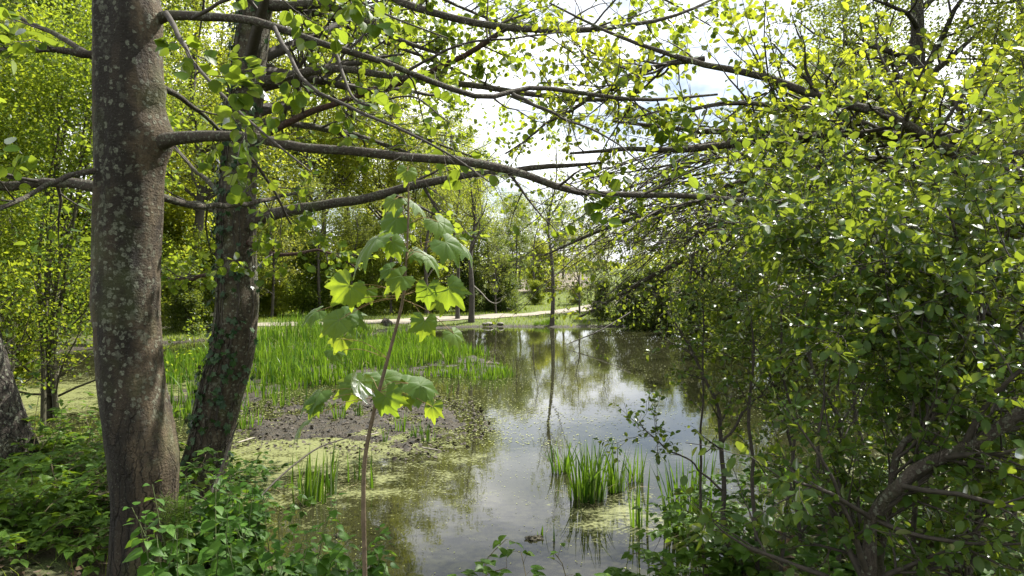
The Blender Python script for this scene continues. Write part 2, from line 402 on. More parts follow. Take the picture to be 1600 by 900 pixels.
M_STEM = plain_mat('green_stem', (.06, .09, .025), (.10, .12, .04), 30)
M_SAPSTEM = plain_mat('sapling_stem', (.075, .052, .030), (.13, .095, .055), 40)
M_PETIOLE = plain_mat('petiole_skin', (.16, .08, .03), (.2, .16, .05), 40)
M_CANE = plain_mat('bramble_cane', (.07, .045, .025), (.10, .09, .035), 30)
M_STONE = plain_mat('bank_stone', (.08, .075, .06), (.2, .19, .16), 7)
M_CLOD = plain_mat('mud_clod', (.028, .024, .016), (.08, .07, .035), 25, .7, 1)
M_DEADWOOD = plain_mat('bleached_wood', (.16, .14, .11), (.33, .30, .25), 15)

# ------------------------------------------------------------------ the land
POND = np.array([(-.9, 4.3), (.3, 4.15), (.95, 4.7), (1.5, 5.3), (2.3, 5.7), (4.2, 5.5), (7.2, 6.4), (8.2, 12), (8.8, 18), (9.8, 25), (8.2, 30), (5.5, 32.2), (2.5, 31.6), (0, 32),
                 (-2.5, 31.6), (-4.5, 30), (-7, 27.6), (-10, 25.2), (-13, 23), (-14.5, 18), (-12.5, 12.5), (-9.5, 10), (-6.5, 8.9), (-4.0, 7.9), (-3.3, 6.9), (-2.5, 6.1), (-1.6, 5.2)])
def px2w(p): return np.array([((x - CX) / F * (CAMZ * F / (y - HZ)), CAMZ * F / (y - HZ)) for x, y in p])
MUD = px2w([(352, 662), (420, 632), (520, 615), (600, 612), (680, 622), (715, 630), (740, 650), (748, 672), (720, 692), (680, 700), (650, 716), (560, 706), (500, 694), (420, 698), (368, 694)])
BED = px2w([(820, 583), (770, 594), (700, 592), (640, 590), (560, 600), (500, 603), (440, 618), (380, 640), (300, 655), (225, 650), (215, 580), (300, 562), (380, 556), (520, 552), (600, 535), (680, 532), (760, 556)])
BED2 = px2w([(405, 546), (520, 547), (540, 530), (600, 521), (560, 513), (480, 512), (405, 516)])


def sdf(poly, x, y):
    """signed distance to a polygon, negative inside"""
    p = np.stack([x, y], -1); best = np.full(x.shape, 1e9); inside = np.zeros(x.shape, bool)
    for a, b in zip(poly, np.roll(poly, -1, 0)):
        e = b - a; w = p - a; t = np.clip((w @ e) / (e @ e), 0, 1)
        best = np.minimum(best, np.linalg.norm(w - t[..., None] * e, axis=-1))
        c = ((a[1] > p[..., 1]) != (b[1] > p[..., 1]))
        xi = a[0] + (p[..., 1] - a[1]) / np.where(abs(e[1]) < 1e-9, 1e-9, e[1]) * e[0]
        inside ^= c & (p[..., 0] < xi)
    return np.where(inside, -best, best)


def vnoise(x, y, s, seed=0):
    """smooth value noise"""
    x = np.asarray(x) * s + 100.5; y = np.asarray(y) * s + 57.3
    xi, yi = np.floor(x).astype(int), np.floor(y).astype(int); fx, fy = x - xi, y - yi
    h = lambda a, b: (np.sin(a * 127.1 + b * 311.7 + seed * 17.3) * 43758.5453) % 1.0
    u, v = fx * fx * (3 - 2 * fx), fy * fy * (3 - 2 * fy)
    return (h(xi, yi) * (1 - u) + h(xi + 1, yi) * u) * (1 - v) + (h(xi, yi + 1) * (1 - u) + h(xi + 1, yi + 1) * u) * v - .5


def height(x, y):
    x = np.asarray(x, float); y = np.asarray(y, float)
    d = sdf(POND, x, y) + .35 * vnoise(x, y, 1.1) + .12 * vnoise(x, y, 4, 2)
    near = np.clip(1 - (y - 9) / 8, 0, 1)
    up = (.30 + .22 * near) * (1 - np.exp(-np.maximum(d, 0) / (.9 - .45 * near)))
    h = np.where(d > 0, up, -.45 * (1 - np.exp(np.minimum(d, 0) / 1.2)))
    h = h + np.where(d > 0, .10 * vnoise(x, y, .7, 3) * np.clip(d, 0, 1) + .03 * vnoise(x, y, 5, 4), 0)
    for poly, hh, k in ((MUD, .010, .8), (BED, .0, .6), (BED2, .03, .6)):
        m = sdf(poly, x, y) + .5 * vnoise(x, y, 1.6, 5)
        a = np.clip(.5 - m / k, 0, 1); a = a * a * (3 - 2 * a)
        tgt = hh + .07 * vnoise(x, y, 2.2, 6) + .06 * vnoise(x, y, 7, 7) + .05 * vnoise(x, y, 15, 8)
        h = np.where(d < 0, h * (1 - a) + tgt * a, h)
    fl = np.clip((y - 36) / 60, 0, 1)                 # the field rises behind the pond
    h = h + 3.3 * fl * fl * (3 - 2 * fl) * np.clip((x + 8) / 14, 0, 1) + 1.6 * vnoise(x, y, .02, 9) * np.clip((y - 60) / 80, 0, 1)
    return h


def grid_sheet(us, vs, fn):
    X, Y = np.meshgrid(us, vs); Zh = fn(X, Y); n, m = X.shape
    V = np.stack([X, Y, Zh], -1).reshape(-1, 3)
    i, j = np.meshgrid(np.arange(n - 1), np.arange(m - 1), indexing='ij'); k = i * m + j
    return V, np.stack([k, k + 1, k + m + 1, k + m], -1).reshape(-1, 4)


def gmat():
    m, nt, N = new_mat('bank_soil'); lk = nt.links.new
    g = N('ShaderNodeNewGeometry'); pos = g.outputs['Position']; sx = N('ShaderNodeSeparateXYZ'); lk(pos, sx.inputs[0])
    n1 = noise(nt, pos, 1.3, 6); n2 = noise(nt, pos, 14, 5); n3 = noise(nt, pos, .35, 4)
    soil = mix(nt, n2, (.022, .017, .011), (.085, .064, .040))
    moss = mix(nt, n2, (.03, .05, .012), (.085, .11, .03))
    near = mix(nt, ramp(nt, n1, [(.42, (0, 0, 0)), (.6, (1, 1, 1))]), soil, moss)
    gr = mix(nt, n3, (.075, .115, .022), (.15, .165, .045)); gr = mix(nt, mth(nt, 'MULTIPLY', n2, .6), gr, (.05, .075, .016))
    far = ramp(nt, mth(nt, 'ADD', mth(nt, 'DIVIDE', sx.outputs[1], 100.), mth(nt, 'MULTIPLY', mth(nt, 'SUBTRACT', n1, .5), .03)), [(.215, (0, 0, 0)), (.25, (1, 1, 1))])
    c = mix(nt, far, near, gr)
    mud = mix(nt, ramp(nt, n2, [(.35, (0, 0, 0)), (.7, (1, 1, 1))]), (.010, .008, .005), (.062, .050, .030))
    wet = ramp(nt, mth(nt, 'ADD', sx.outputs[2], mth(nt, 'MULTIPLY', mth(nt, 'SUBTRACT', n2, .5), .06)), [(.05, (1, 1, 1)), (.10, (0, 0, 0))])
    c = mix(nt, wet, c, mud)
    p = N('ShaderNodeBsdfPrincipled'); p.inputs['Specular IOR Level'].default_value = .3; lk(c, p.inputs['Base Color'])
    lk(mix(nt, wet, (.9, .9, .9), ramp(nt, n2, [(.35, (.3, .3, .3)), (.6, (.75, .75, .75))])), p.inputs['Roughness'])
    b = N('ShaderNodeBump'); b.inputs['Strength'].default_value = .7; b.inputs['Distance'].default_value = .05
    lk(mth(nt, 'ADD', n2, noise(nt, pos, 60, 3)), b.inputs['Height']); lk(b.outputs[0], p.inputs['Normal'])
    o = N('ShaderNodeOutputMaterial'); lk(p.outputs[0], o.inputs[0]); return m


def warp(a, lo, hi, n, p=3.2):
    t = np.linspace(-1, 1, n); s = np.sign(t) * np.abs(t) ** p
    return np.where(t < 0, a + s * (a - lo), a + s * (hi - a))
us = np.unique(np.concatenate([np.linspace(-15, 12, 300), warp(0, -900, 900, 160)]))
vs_ = np.unique(np.concatenate([np.linspace(.5, 20, 230), np.linspace(20, 60, 130), warp(8, -300, 1500, 150)]))
g = Geo(); V, f_ = grid_sheet(us, vs_, height); g.add(V, f_)
tag(g.build('ground', gmat()), kind='structure')


def water_mat():
    m, nt, N = new_mat('pond_water'); lk = nt.links.new
    pos = N('ShaderNodeNewGeometry').outputs['Position']; sx = N('ShaderNodeSeparateXYZ'); lk(pos, sx.inputs[0])
    n1 = noise(nt, pos, .55, 4); n2 = noise(nt, pos, 3.2, 6, .62); n3 = noise(nt, pos, 26, 4, .6)
    # distance from the mud bank: the algae film is thickest round it and along the near shore to its side
    def dist(cx, cy, sx_, sy_):
        a = mth(nt, 'DIVIDE', mth(nt, 'SUBTRACT', sx.outputs[0], cx), sx_); b = mth(nt, 'DIVIDE', mth(nt, 'SUBTRACT', sx.outputs[1], cy), sy_)
        return mth(nt, 'SQRT', mth(nt, 'ADD', mth(nt, 'MULTIPLY', a, a), mth(nt, 'MULTIPLY', b, b)))
    e = mth(nt, 'MINIMUM', dist(-2.6, 8.8, 3.0, 3.4), dist(-9, 13, 5.5, 4.5))
    e = mth(nt, 'MINIMUM', e, mth(nt, 'ADD', dist(1.1, 6.4, 1.0, 1.2), .1)); e = mth(nt, 'MINIMUM', e, dist(5.0, 7.2, 2.6, 1.8))
    film = mth(nt, 'ADD', mth(nt, 'SUBTRACT', 1.0, e), mth(nt, 'ADD', mth(nt, 'MULTIPLY', mth(nt, 'SUBTRACT', n2, .5), 1.9), mth(nt, 'MULTIPLY', mth(nt, 'SUBTRACT', n1, .5), 1.1)))
    film = mth(nt, 'ADD', film, mth(nt, 'MULTIPLY', mth(nt, 'SUBTRACT', n3, .5), 1.7))
    fm = ramp(nt, film, [(.36, (0, 0, 0)), (.8, (1, 1, 1))])
    col = mix(nt, n1, (.015, .016, .008), (.026, .026, .011))
    alg = mix(nt, n3, (.085, .10, .03), (.23, .24, .09))
    w = N('ShaderNodeBsdfPrincipled'); lk(col, w.inputs['Base Color']); w.inputs['Roughness'].default_value = .025; w.inputs['IOR'].default_value = 1.333
    b = N('ShaderNodeBump'); b.inputs['Strength'].default_value = .045; b.inputs['Distance'].default_value = .02
    lk(noise(nt, pos, 4, 2), b.inputs['Height']); lk(b.outputs[0], w.inputs['Normal'])
    a = N('ShaderNodeBsdfPrincipled'); lk(alg, a.inputs['Base Color']); a.inputs['Roughness'].default_value = .55
    b2 = N('ShaderNodeBump'); b2.inputs['Strength'].default_value = .4; b2.inputs['Distance'].default_value = .01; lk(n3, b2.inputs['Height']); lk(b2.outputs[0], a.inputs['Normal'])
    ms = N('ShaderNodeMixShader'); lk(mth(nt, 'MULTIPLY', fm, .8), ms.inputs[0]); lk(w.outputs[0], ms.inputs[1]); lk(a.outputs[0], ms.inputs[2])
    o = N('ShaderNodeOutputMaterial'); lk(ms.outputs[0], o.inputs[0]); return m


g = Geo(); V, f_ = grid_sheet(np.linspace(-18, 14, 30), np.linspace(3.4, 36, 30), lambda x, y: x * 0.0); g.add(V, f_)
tag(g.build('pond_water', water_mat()), kind='structure')


def strip(name, pts, width, mat, lift=.02, n=80, cross=7):
    P = spline(np.array(pts, float), n); T = norm(np.gradient(P, axis=0)); S = np.column_stack([-T[:, 1], T[:, 0]])
    wv = np.linspace(-.5, .5, cross); XY = P[:, None, :2] + S[:, None] * (wv[None, :, None] * (np.asarray(width) * (1 + .12 * vnoise(P[:, 0], P[:, 1], .5, 3)))[:, None, None])
    Zh = height(XY[..., 0], XY[..., 1]) + lift
    V = np.dstack([XY, Zh]).reshape(-1, 3)
    i, j = np.meshgrid(np.arange(n - 1), np.arange(cross - 1), indexing='ij'); k = i * cross + j
    g = Geo(); g.add(V, np.stack([k, k + cross, k + cross + 1, k + 1], -1).reshape(-1, 4))
    return tag(g.build(name, mat), kind='structure')


M_PATH = plain_mat('path_gravel', (.16, .14, .105), (.29, .26, .21), 3, .95, .2)
strip('path', [(-34, 24), (-22, 26), (-12, 28.3), (-8, 30.2), (-4.5, 32.6), (-1, 35.4), (2, 38.5), (5, 43), (7, 48), (9, 56)], 2.1, M_PATH, .035, 140)
M_FIELD = plain_mat('bare_field_soil', (.12, .098, .072), (.21, .18, .135), .8, .95, .4)
def field(name, pts):
    """bare ploughed ground lying on the rising slope"""
    P = np.array(pts, float); xs = np.linspace(P[:, 0].min(), P[:, 0].max(), 60); ys = np.linspace(P[:, 1].min(), P[:, 1].max(), 60)
    V, f = grid_sheet(xs, ys, lambda x, y: height(x, y) + .05)
    c = V[f].mean(1); keep = sdf(P, c[:, 0], c[:, 1]) + 1.2 * vnoise(c[:, 0], c[:, 1], .5, 4) < 0
    g = Geo(); g.add(V, f[keep]); tag(g.build(name, M_FIELD), kind='structure')
field('ploughed_field', [(-2, 58), (8.5, 60), (8, 78), (-2, 82)])
field('bare_field', [(11, 56), (24, 52), (30, 66), (13, 72)])

# ------------------------------------------------------------------ stuff: grass, floating weed, litter
g = Geo(); n = 60000
x = rng.uniform(-16, 16, n); y = 24 + 34 * rng.random(n) ** 1.7; d = sdf(POND, x, y) + .2
pp = spline(np.array([(-34, 24), (-22, 26), (-12, 28.3), (-8, 30.2), (-4.5, 32.6), (-1, 35.4), (2, 38.5), (5, 43), (7, 48), (9, 56)], float), 200)
dp = np.min(np.hypot(x[:, None] - pp[None, :, 0], y[:, None] - pp[None, :, 1]), 1)
k = (d > .25) & (dp > 1.0 + .25 * rng.random(n)); x, y = x[k], y[k]; n = len(x)
a = rng.uniform(0, 2 * math.pi, n); dd = np.column_stack([np.cos(a), np.sin(a), a * 0])
blades(g, np.column_stack([x, y, height(x, y) - .01]), dd, rng.uniform(.06, .2, n), rng.uniform(.012, .03, n), rng.uniform(.1, .7, n), K=3)
tag(g.build('bank_grass', M_GRASS), kind='stuff')

g = Geo(); n = 5200
x = rng.uniform(-7, -1, n); y = rng.uniform(2.4, 8.5, n); d = sdf(POND, x, y); k = (d > .15) & (rng.random(n) < .9); x, y = x[k], y[k]; n = len(x)
a = rng.uniform(0, 2 * math.pi, n); dd = np.column_stack([np.cos(a), np.sin(a), a * 0])
blades(g, np.column_stack([x, y, height(x, y) - .01]), dd, rng.uniform(.05, .22, n), rng.uniform(.003, .007, n), rng.uniform(.2, 1.0, n), K=4)
tag(g.build('near_grass', M_GRASS), kind='stuff')

g = Geo(); n = 9000
x = rng.uniform(-6.5, 5, n); y = rng.uniform(2.0, 8.5, n); d = sdf(POND, x, y); k = (d > .1) & ((x < 0) | (rng.random(n) < .35)); x, y = x[k], y[k]; n = len(x)
a = rng.uniform(0, 2 * math.pi, n)
put_leaves(g, np.column_stack([x, y, height(x, y) + rng.uniform(.004, .03, n)]), np.column_stack([np.cos(a), np.sin(a), rng.normal(size=n) * .25]), Z + rng.normal(size=(n, 3)) * .35, rng.uniform(.03, .075, n), OVATE, 0)
tag(g.build('leaf_litter', M_LITTER), kind='stuff')

g = Geo(); n = 130000                                # duckweed flecks and floating leaf bits, thickest round the mud bank
x = rng.uniform(-14, 9, n); y = 4.2 + 28 * rng.random(n) ** 1.5
d = sdf(POND, x, y); w = np.exp(-np.maximum(sdf(MUD, x, y), 0) / 1.1) + .35 * np.exp(-np.hypot(x - 1.1, (y - 6.4)) / .8) + .5 * np.exp(-np.hypot((x + 9) / 4, (y - 13) / 4) ** 2)
w = w + np.clip(vnoise(x, y, .8, 11) * 1.6 + vnoise(x, y, 2.5, 12), 0, 1) * .4 + .012 + .2 * np.exp(-np.maximum(sdf(BED, x, y), 0) / .8)
k = (d < .2) & (rng.random(n) < w); x, y = x[k], y[k]; n = len(x)
a = rng.uniform(0, 2 * math.pi, n); s = rng.uniform(.006, .018, n) * (1 + 1.2 * (y > 9))
put_leaves(g, np.column_stack([x, y, rng.uniform(.003, .008, n)]), np.column_stack([np.cos(a), np.sin(a), a * 0]), np.tile(Z, (n, 1)), s, HEX, 0)
tag(g.build('floating_weed', M_WEED), kind='stuff')

g = Geo(); n = 5000                                 # crumbs of mud and rotted stalk on the mud bank
x = rng.uniform(-5.2, .2, n); y = rng.uniform(7.8, 13.5, n); k = (sdf(MUD, x, y) < .25); x, y = x[k], y[k]; n = len(x)
a = rng.uniform(0, 2 * math.pi, n)
put_leaves(g, np.column_stack([x, y, np.maximum(height(x, y), 0) + .008]), np.column_stack([np.cos(a), np.sin(a), rng.normal(size=n) * .3]), Z + rng.normal(size=(n, 3)) * .5, rng.uniform(.02, .07, n), OVATE, 0)
tag(g.build('rotted_leaf_litter', plain_mat('rotted_leaf', (.014, .010, .007), (.07, .055, .035), 8)), kind='stuff')

# ------------------------------------------------------------------ far trees and bushes: a few kinds, each copied with its trunk and crown
def far_tree(name, label, cat, group, h, r, trunk_frac, nl, ns, nt_, nleaf, lsz, leafm, lean=0., barkm=None, multi=1, tpl=DIA, up=.06, scat=.14, ang=(35, 80)):
    root = thing(name, label, cat, (0, 0, 0), group)
    tr = Geo(); cr = Geo(); allP, allR = [], []
    for s in range(multi):
        a = rng.uniform(0, 6.28); sp = 0 if multi == 1 else .45 * h / 4
        pts = [(0.05 * math.cos(a) * multi, 0.05 * math.sin(a) * multi, -.3)]
        for k in range(1, 6):
            q = k / 5
            pts.append((lean * q * h * .2 + sp * q * math.cos(a) + rng.normal() * .03 * h * q, sp * q * math.sin(a) + rng.normal() * .03 * h * q, q * h * rng.uniform(.93, 1.0)))
        P = spline(np.array(pts), 14); rr = r * (1 - .85 * np.linspace(0, 1, 14)) * (1 if multi == 1 else rng.uniform(.6, 1)); rr[0] *= 1.35
        allP.append(P); allR.append(rr)
    TP, TR = np.array(allP), np.array(allR)
    tubes(tr, TP, TR, 8)
    LP, LR = sprout(TP, TR, nl, (h * .26, h * .42), ang, (trunk_frac, .98), up, .14, 7, .5, tl=.55)
    tubes(tr, LP, LR, 5)
    SP, SR = sprout(LP, LR, ns, (h * .09, h * .2), (30, 75), (.25, 1), up, .18, 5, .55)
    tubes(cr, SP, SR, 3, 0)
    WP, WR = sprout(SP, SR, nt_, (h * .03, h * .085), (25, 80), (.2, 1), -.02, .2, 4, .5)
    leaf_twigs(cr, WP, nleaf, lsz, tpl, 1, (0, 1), .3, .8, -.2, 1., scat, False)
    tr.build('trunk', barkm or M_FARBARK, root); cr.build('crown', [M_TWIG, leafm], root)
    return root


FAR = 'trees on the far bank and behind the path'
SHRUBS = 'bushes behind the pond'
protos = {}
def proto(key, *a, **k):
    protos[key] = [far_tree(*a, **k), False]
proto('tall', 'far_tree', '-', 'tree', FAR, 14, .2, .3, 32, 6, 5, 26, (.07, .13), M_FAR)
proto('tall2', 'far_tree', '-', 'tree', FAR, 13, .17, .34, 28, 6, 5, 24, (.065, .12), M_FAR, up=.1, ang=(25, 65))
proto('slim', 'far_tree', '-', 'tree', FAR, 10, .18, .34, 16, 5, 3, 9, (.07, .12), M_FAR, up=.12, ang=(25, 60), scat=.08)
proto('airy', 'far_tree', '-', 'tree', FAR, 8, .1, .2, 20, 5, 4, 11, (.07, .12), M_OLIVE, up=.08, ang=(30, 70), scat=.1)
proto('oak', 'oak_tree', '-', 'tree', FAR, 13, .36, .2, 32, 7, 6, 20, (.06, .11), M_FARD, up=.05, ang=(45, 85), barkm=M_BARK3, scat=.1)
proto('ivied', 'ivy_clad_tree', '-', 'tree', FAR, 8, .2, .02, 36, 5, 4, 14, (.09, .15), M_FARD, up=-.02, ang=(60, 100), scat=.16)
proto('bush', 'bush', '-', 'bush', SHRUBS, 3.2, .04, .03, 8, 5, 4, 18, (.055, .11), M_FAR, multi=6, scat=.13)
proto('dbush', 'bush', '-', 'bush', SHRUBS, 3.0, .05, .02, 8, 5, 5, 11, (.06, .11), M_FARD, multi=7, scat=.1)
proto('hazel', 'hazel_shrub', '-', 'shrub', 'stems of shrubs beside the leaning trunk', 6, .05, .12, 13, 5, 4, 17, (.034, .064), M_HAZEL, multi=6, scat=.1, tpl=HEX, up=.06, barkm=M_OLIVETWIG)


def put(key, px, Y, h, label, rot=None, wide=1., z=None):
    root, used = protos[key]
    x = (px - CX) / F * Y; zz = float(height(x, Y)) if z is None else z
    base = {'tall': 14, 'tall2': 13, 'slim': 10, 'airy': 8, 'oak': 13, 'ivied': 8, 'bush': 3.2, 'dbush': 3.0, 'hazel': 6}[key]
    s = h / base; rot = rng.uniform(0, 6.28) if rot is None else rot
    if not used:
        protos[key][1] = True
        root.location = (x, Y, zz); root.rotation_euler = (0, 0, rot); root.scale = (s * wide, s * wide, s); root['label'] = label; return root
    return copy_thing(root, (x, Y, zz), rot, (s * wide, s * wide, s), label)


put('tall', -260, 17, 14, 'tall bright green tree behind the white-flecked leaning trunk at the picture edge')
put('tall2', -60, 21, 15, 'tall leafy tree standing behind the shrub stems beside the leaning trunk')
put('tall', 90, 26, 16, 'tall leafy tree seen just beside the big alder trunk over the shrub stems')
put('tall2', 215, 23, 16, 'leafy tree directly behind the big lichen-spotted alder trunk')
put('tall', 300, 29, 17, 'tall leafy tree seen between the two alder trunks')
put('tall2', 395, 47, 22, 'tall tree beyond the path directly behind the ivy-hung alder trunk')
put('tall', 470, 47, 23, 'broad bright tree beyond the path beside the ivy-hung alder trunk')
put('tall2', 545, 53, 23, 'tall tree beyond the path above the drooping leaves of the sapling')
put('tall', 615, 50, 20, 'broad tree beyond the path directly behind the sapling top')
put('airy', 668, 37, 9, 'thin olive tree beyond the path, beside the two dark leaning waterside trunks', wide=1.1)
put('tall2', 700, 50, 13, 'pale leafy tree rising behind the two dark waterside trunks', wide=.9)
put('slim', 735, 32.6, 8.2, 'slender tree with dark leaning trunk at the waterside by two stones', rot=1.0)
put('slim', 716, 33.2, 7.6, 'slender upright tree with dark trunk at the waterside beside a leaning one', rot=4.0, wide=.8)
put('ivied', 762, 41, 5.6, 'dark ivy-smothered tree behind the bleached dead branch')
put('ivied', 806, 44, 5.4, 'dark ivy-smothered tree beside the bare field edge', wide=.8)
put('airy', 800, 52, 7.5, 'thin olive tree rising behind the ivy-smothered trees')
put('slim', 862, 31.9, 8.6, 'slim tree with grey trunk standing in the pond edge, mirrored in the water', rot=2.5, wide=.7)
put('airy', 905, 62, 6.2, 'small thin tree alone by the bare field', wide=.9)
for px, Y, h, k, w, lab in [(700, 58, 12, 'tall2', 1.2, 'bright tree in the far row behind the ivy-smothered trees'), (752, 60, 11, 'tall', 1.1, 'bright broad tree in the far row, above the flat bank stone'), (812, 64, 8.5, 'tall2', 1.2, 'bright tree in the far row at the edge of the bare field'), (868, 90, 8, 'tall', 1.2, 'distant tree straight behind the mirrored grey trunk'),
                           (935, 84, 6.5, 'tall', 1.3, 'distant tree on the skyline above the green slope'), (1005, 78, 6.5, 'tall2', 1.3, 'distant tree on the skyline behind the thicket'), (1075, 66, 8, 'tall', 1.2, 'distant tree behind the sweeping bare shoots'), (775, 37.5, 4.2, 'airy', 1.1, 'small olive tree by the path in front of the ivy-smothered trees'), (905, 37, 4.4, 'airy', 1.1, 'small olive tree on the bank between the mirrored trunk and the thicket'), (950, 40, 4.8, 'airy', 1.2, 'small olive tree leaning over the twiggy bush on the far bank')]:
    put(k, px, Y, h, lab, None, w)
put('airy', 930, 47, 4, 'young thin tree on the slope just past the mirrored trunk', wide=1.2)
put('airy', 880, 70, 8, 'thin pale tree at the top of the bare field', wide=1.3)
put('airy', 1000, 44, 4, 'young thin tree behind the dark thicket bush', wide=1.2)
put('airy', 985, 60, 5.5, 'small thin tree on the green slope above the dark thicket')
put('airy', 1040, 38, 4.6, 'thin olive tree behind the dark overhanging thicket')
put('tall2', 1110, 36, 5.5, 'mid-height leafy tree between the thicket and the sallow', wide=.9)
put('tall', 1190, 30, 8.5, 'leafy tree standing behind the bare sweeping willow shoots')
put('oak', 1440, 17.5, 13.5, 'dark oak with thick crooked limbs showing against the sky above the sallow', rot=.6)
put('oak', 1600, 21, 12.5, 'dark fine-leaved oak at the top corner behind the sallow', rot=3.1)
put('tall2', 1310, 25, 11.5, 'leafy tree in front of the dark oak, beside its crooked limbs')
put('tall', 1740, 15, 12, 'dense tree at the edge of the picture behind the sallow bush')
put('tall', -120, 30, 15, 'tall tree deep behind the shrub stems at the picture edge', wide=1.2)
put('tall2', 150, 33, 17, 'tall tree deep behind the big alder, beyond the pond end', wide=1.2)
put('tall', 255, 40, 18, 'tall tree far behind the gap between the two alder trunks', wide=1.2)
put('tall', 345, 52, 22, 'tallest tree behind the ivy-hung alder trunk, beyond the path', wide=1.15)
put('airy', 425, 33.6, 6.5, 'light olive tree at the path edge beside the ivy-hung alder', wide=1.1)
put('airy', 500, 35.5, 7, 'light olive tree at the path edge behind the longest sapling leaf', wide=1.1)
put('airy', 552, 36, 6, 'light olive tree at the path edge behind the lower sapling leaves')
put('airy', 612, 37, 6.5, 'light olive tree at the path edge just past the sapling stem', wide=1.1)
put('tall2', 655, 47, 12.5, 'mid-height tree beyond the path where the tree line steps down', wide=1.1)
put('airy', 700, 43, 8.5, 'olive tree just behind the two dark waterside trunks', wide=1.2)
put('tall', 430, 62, 20, 'broad tree in the third row beyond the path beside the ivy-hung alder', wide=1.2)
put('tall2', 505, 64, 20, 'tall tree in the third row beyond the path, above the sapling leaves', wide=1.2)
put('tall', 570, 66, 19, 'broad tree in the third row beyond the path, straight above the sapling stem', wide=1.2)
put('bush', 850, 60, 4, 'big bush at the bare field edge beside the mirrored trunk', None, 1.4)
put('bush', 470, 44, 5.5, 'big bright bush in the second row behind the olive trees', None, 1.3)
put('bush', 560, 46, 5.5, 'big bright bush in the second row behind the sapling stem', None, 1.3)
put('tall2', 740, 55, 11.5, 'pale tree in the second row above the bleached dead branch', wide=1.1)
put('airy', 835, 56, 8, 'thin pale tree behind the mirrored trunk at the field edge')
# undergrowth shrubs beyond the path, along the bank and on the slope
for i, (px, Y, h, k, w, lab) in enumerate([
    (-40, 15, 4.5, 'bush', 1, 'leafy bush at the pond end beside the leaning trunk'),
    (235, 27.5, 3.4, 'bush', 1, 'leafy bush at the pond edge behind the big alder trunk'),
    (292, 25.5, 2.2, 'dbush', 1.1, 'dark low bush overhanging the pond between the two alder trunks'),
    (335, 27, 3.4, 'bush', 1, 'bush half hidden by the ivy-hung alder trunk'),
    (372, 34, 4, 'bush', 1.1, 'pale bush behind the path start by the ivy-hung alder trunk'),
    (428, 34.5, 2.0, 'bush', 1.3, 'low rounded green bush where the path leaves the alder trunk'),
    (478, 36, 3.6, 'bush', 1.1, 'bright bush behind the path under the longest sapling leaf'),
    (528, 37, 3.4, 'bush', 1, 'bush behind the path under the sapling leaf pair'),
    (580, 37, 3.8, 'bush', 1, 'mid green bush behind the path beside the sapling stem'),
    (628, 38, 3.0, 'bush', 1.2, 'bush low behind the path just past the sapling stem'),
    (672, 39, 3.4, 'bush', 1, 'bush behind the path near the two dark waterside trunks'),
    (725, 40, 3.2, 'dbush', 1.1, 'dark bush in shade behind the two dark waterside trunks'),
    (780, 41, 3.0, 'dbush', 1.2, 'dark bush at the foot of the ivy-smothered trees'),
    (838, 47, 1.5, 'bush', 1.3, 'low bright bush on the path bend under the bare field'),
    (900, 46, 1.2, 'bush', 1.3, 'low bright bush beside the grey mirrored trunk'),
    (940, 33.5, 1.9, 'dbush', 1.2, 'dark twiggy bush hanging over the water beside the mirrored trunk'),
    (985, 32, 2.4, 'dbush', 1.3, 'dark thicket bush overhanging the far bank, next along from the twiggy one'),
    (1035, 30.5, 2.8, 'dbush', 1.2, 'tall dark thicket bush overhanging the water where the far bank turns'),
    (1095, 28, 3.2, 'dbush', 1.2, 'big dark bush on the turning bank behind the sweeping shoots'),
    (1165, 24, 3.4, 'bush', 1.2, 'light green bush on the side bank behind the thin-stemmed shrub'),
    (1260, 20, 3.8, 'bush', 1.2, 'light green bush on the side bank behind the sallow'),
    (1400, 16, 3.8, 'dbush', 1.2, 'dark bush on the side bank behind the sallow'),
    (1560, 13, 4.2, 'bush', 1.2, 'leafy bush on the side bank at the picture edge behind the sallow')]):
    put(k, px, Y, h, lab, None, w)
for px, Y, h, lab in [(-90, 24, 5, 'big bush beyond the pond end at the picture edge'), (30, 27, 5.5, 'big bush beyond the pond end behind the shrub stems'), (110, 28, 5, 'big bush beyond the pond end beside the big alder'), (185, 31, 5.5, 'big bush hidden behind the big alder trunk'),
                      (270, 32, 5.5, 'big bright bush behind the gap between the alder trunks'), (325, 35, 5, 'big bush right behind the ivy-hung alder trunk'), (400, 39, 5.5, 'big bright bush beyond the path beside the ivy-hung alder'), (660, 45, 5, 'big bush in the second row where the tree line steps down'), (705, 46, 4.8, 'big bush in the second row behind the dark trunks')]:
    put('bush', px, Y, h, lab, None, 1.15)
put('hazel', 62, 10.6, 6.5, 'many-stemmed hazel beside the leaning trunk, thin curved stems')
put('hazel', -30, 9.6, 6, 'many-stemmed hazel behind the leaning trunk at the picture edge')
put('hazel', 20, 14, 7.5, 'tall hazel deeper in the shrubs, between the leaning trunk and the alder')

g = Geo()                                            # a far-off wood on the rise that reads as one mass
n = 26000; a = rng.uniform(-.9, .9, n); rr = rng.uniform(130, 210, n); x, y = np.sin(a) * rr, np.cos(a) * rr
tall = (3.0 + 6 * np.clip(vnoise(a * 40, a * 0, 1, 5) + .5, 0, 1)) * (1 - .6 * np.exp(-((a - .13) / .12) ** 2))
put_leaves(g, np.column_stack([x, y, height(x, y) + tall * rng.random(n)]), rng.normal(size=(n, 3)), rng.normal(size=(n, 3)), rng.uniform(.5, 1.1, n), HEX, 0)
tag(g.build('distant_wood', M_FAR), kind='stuff')

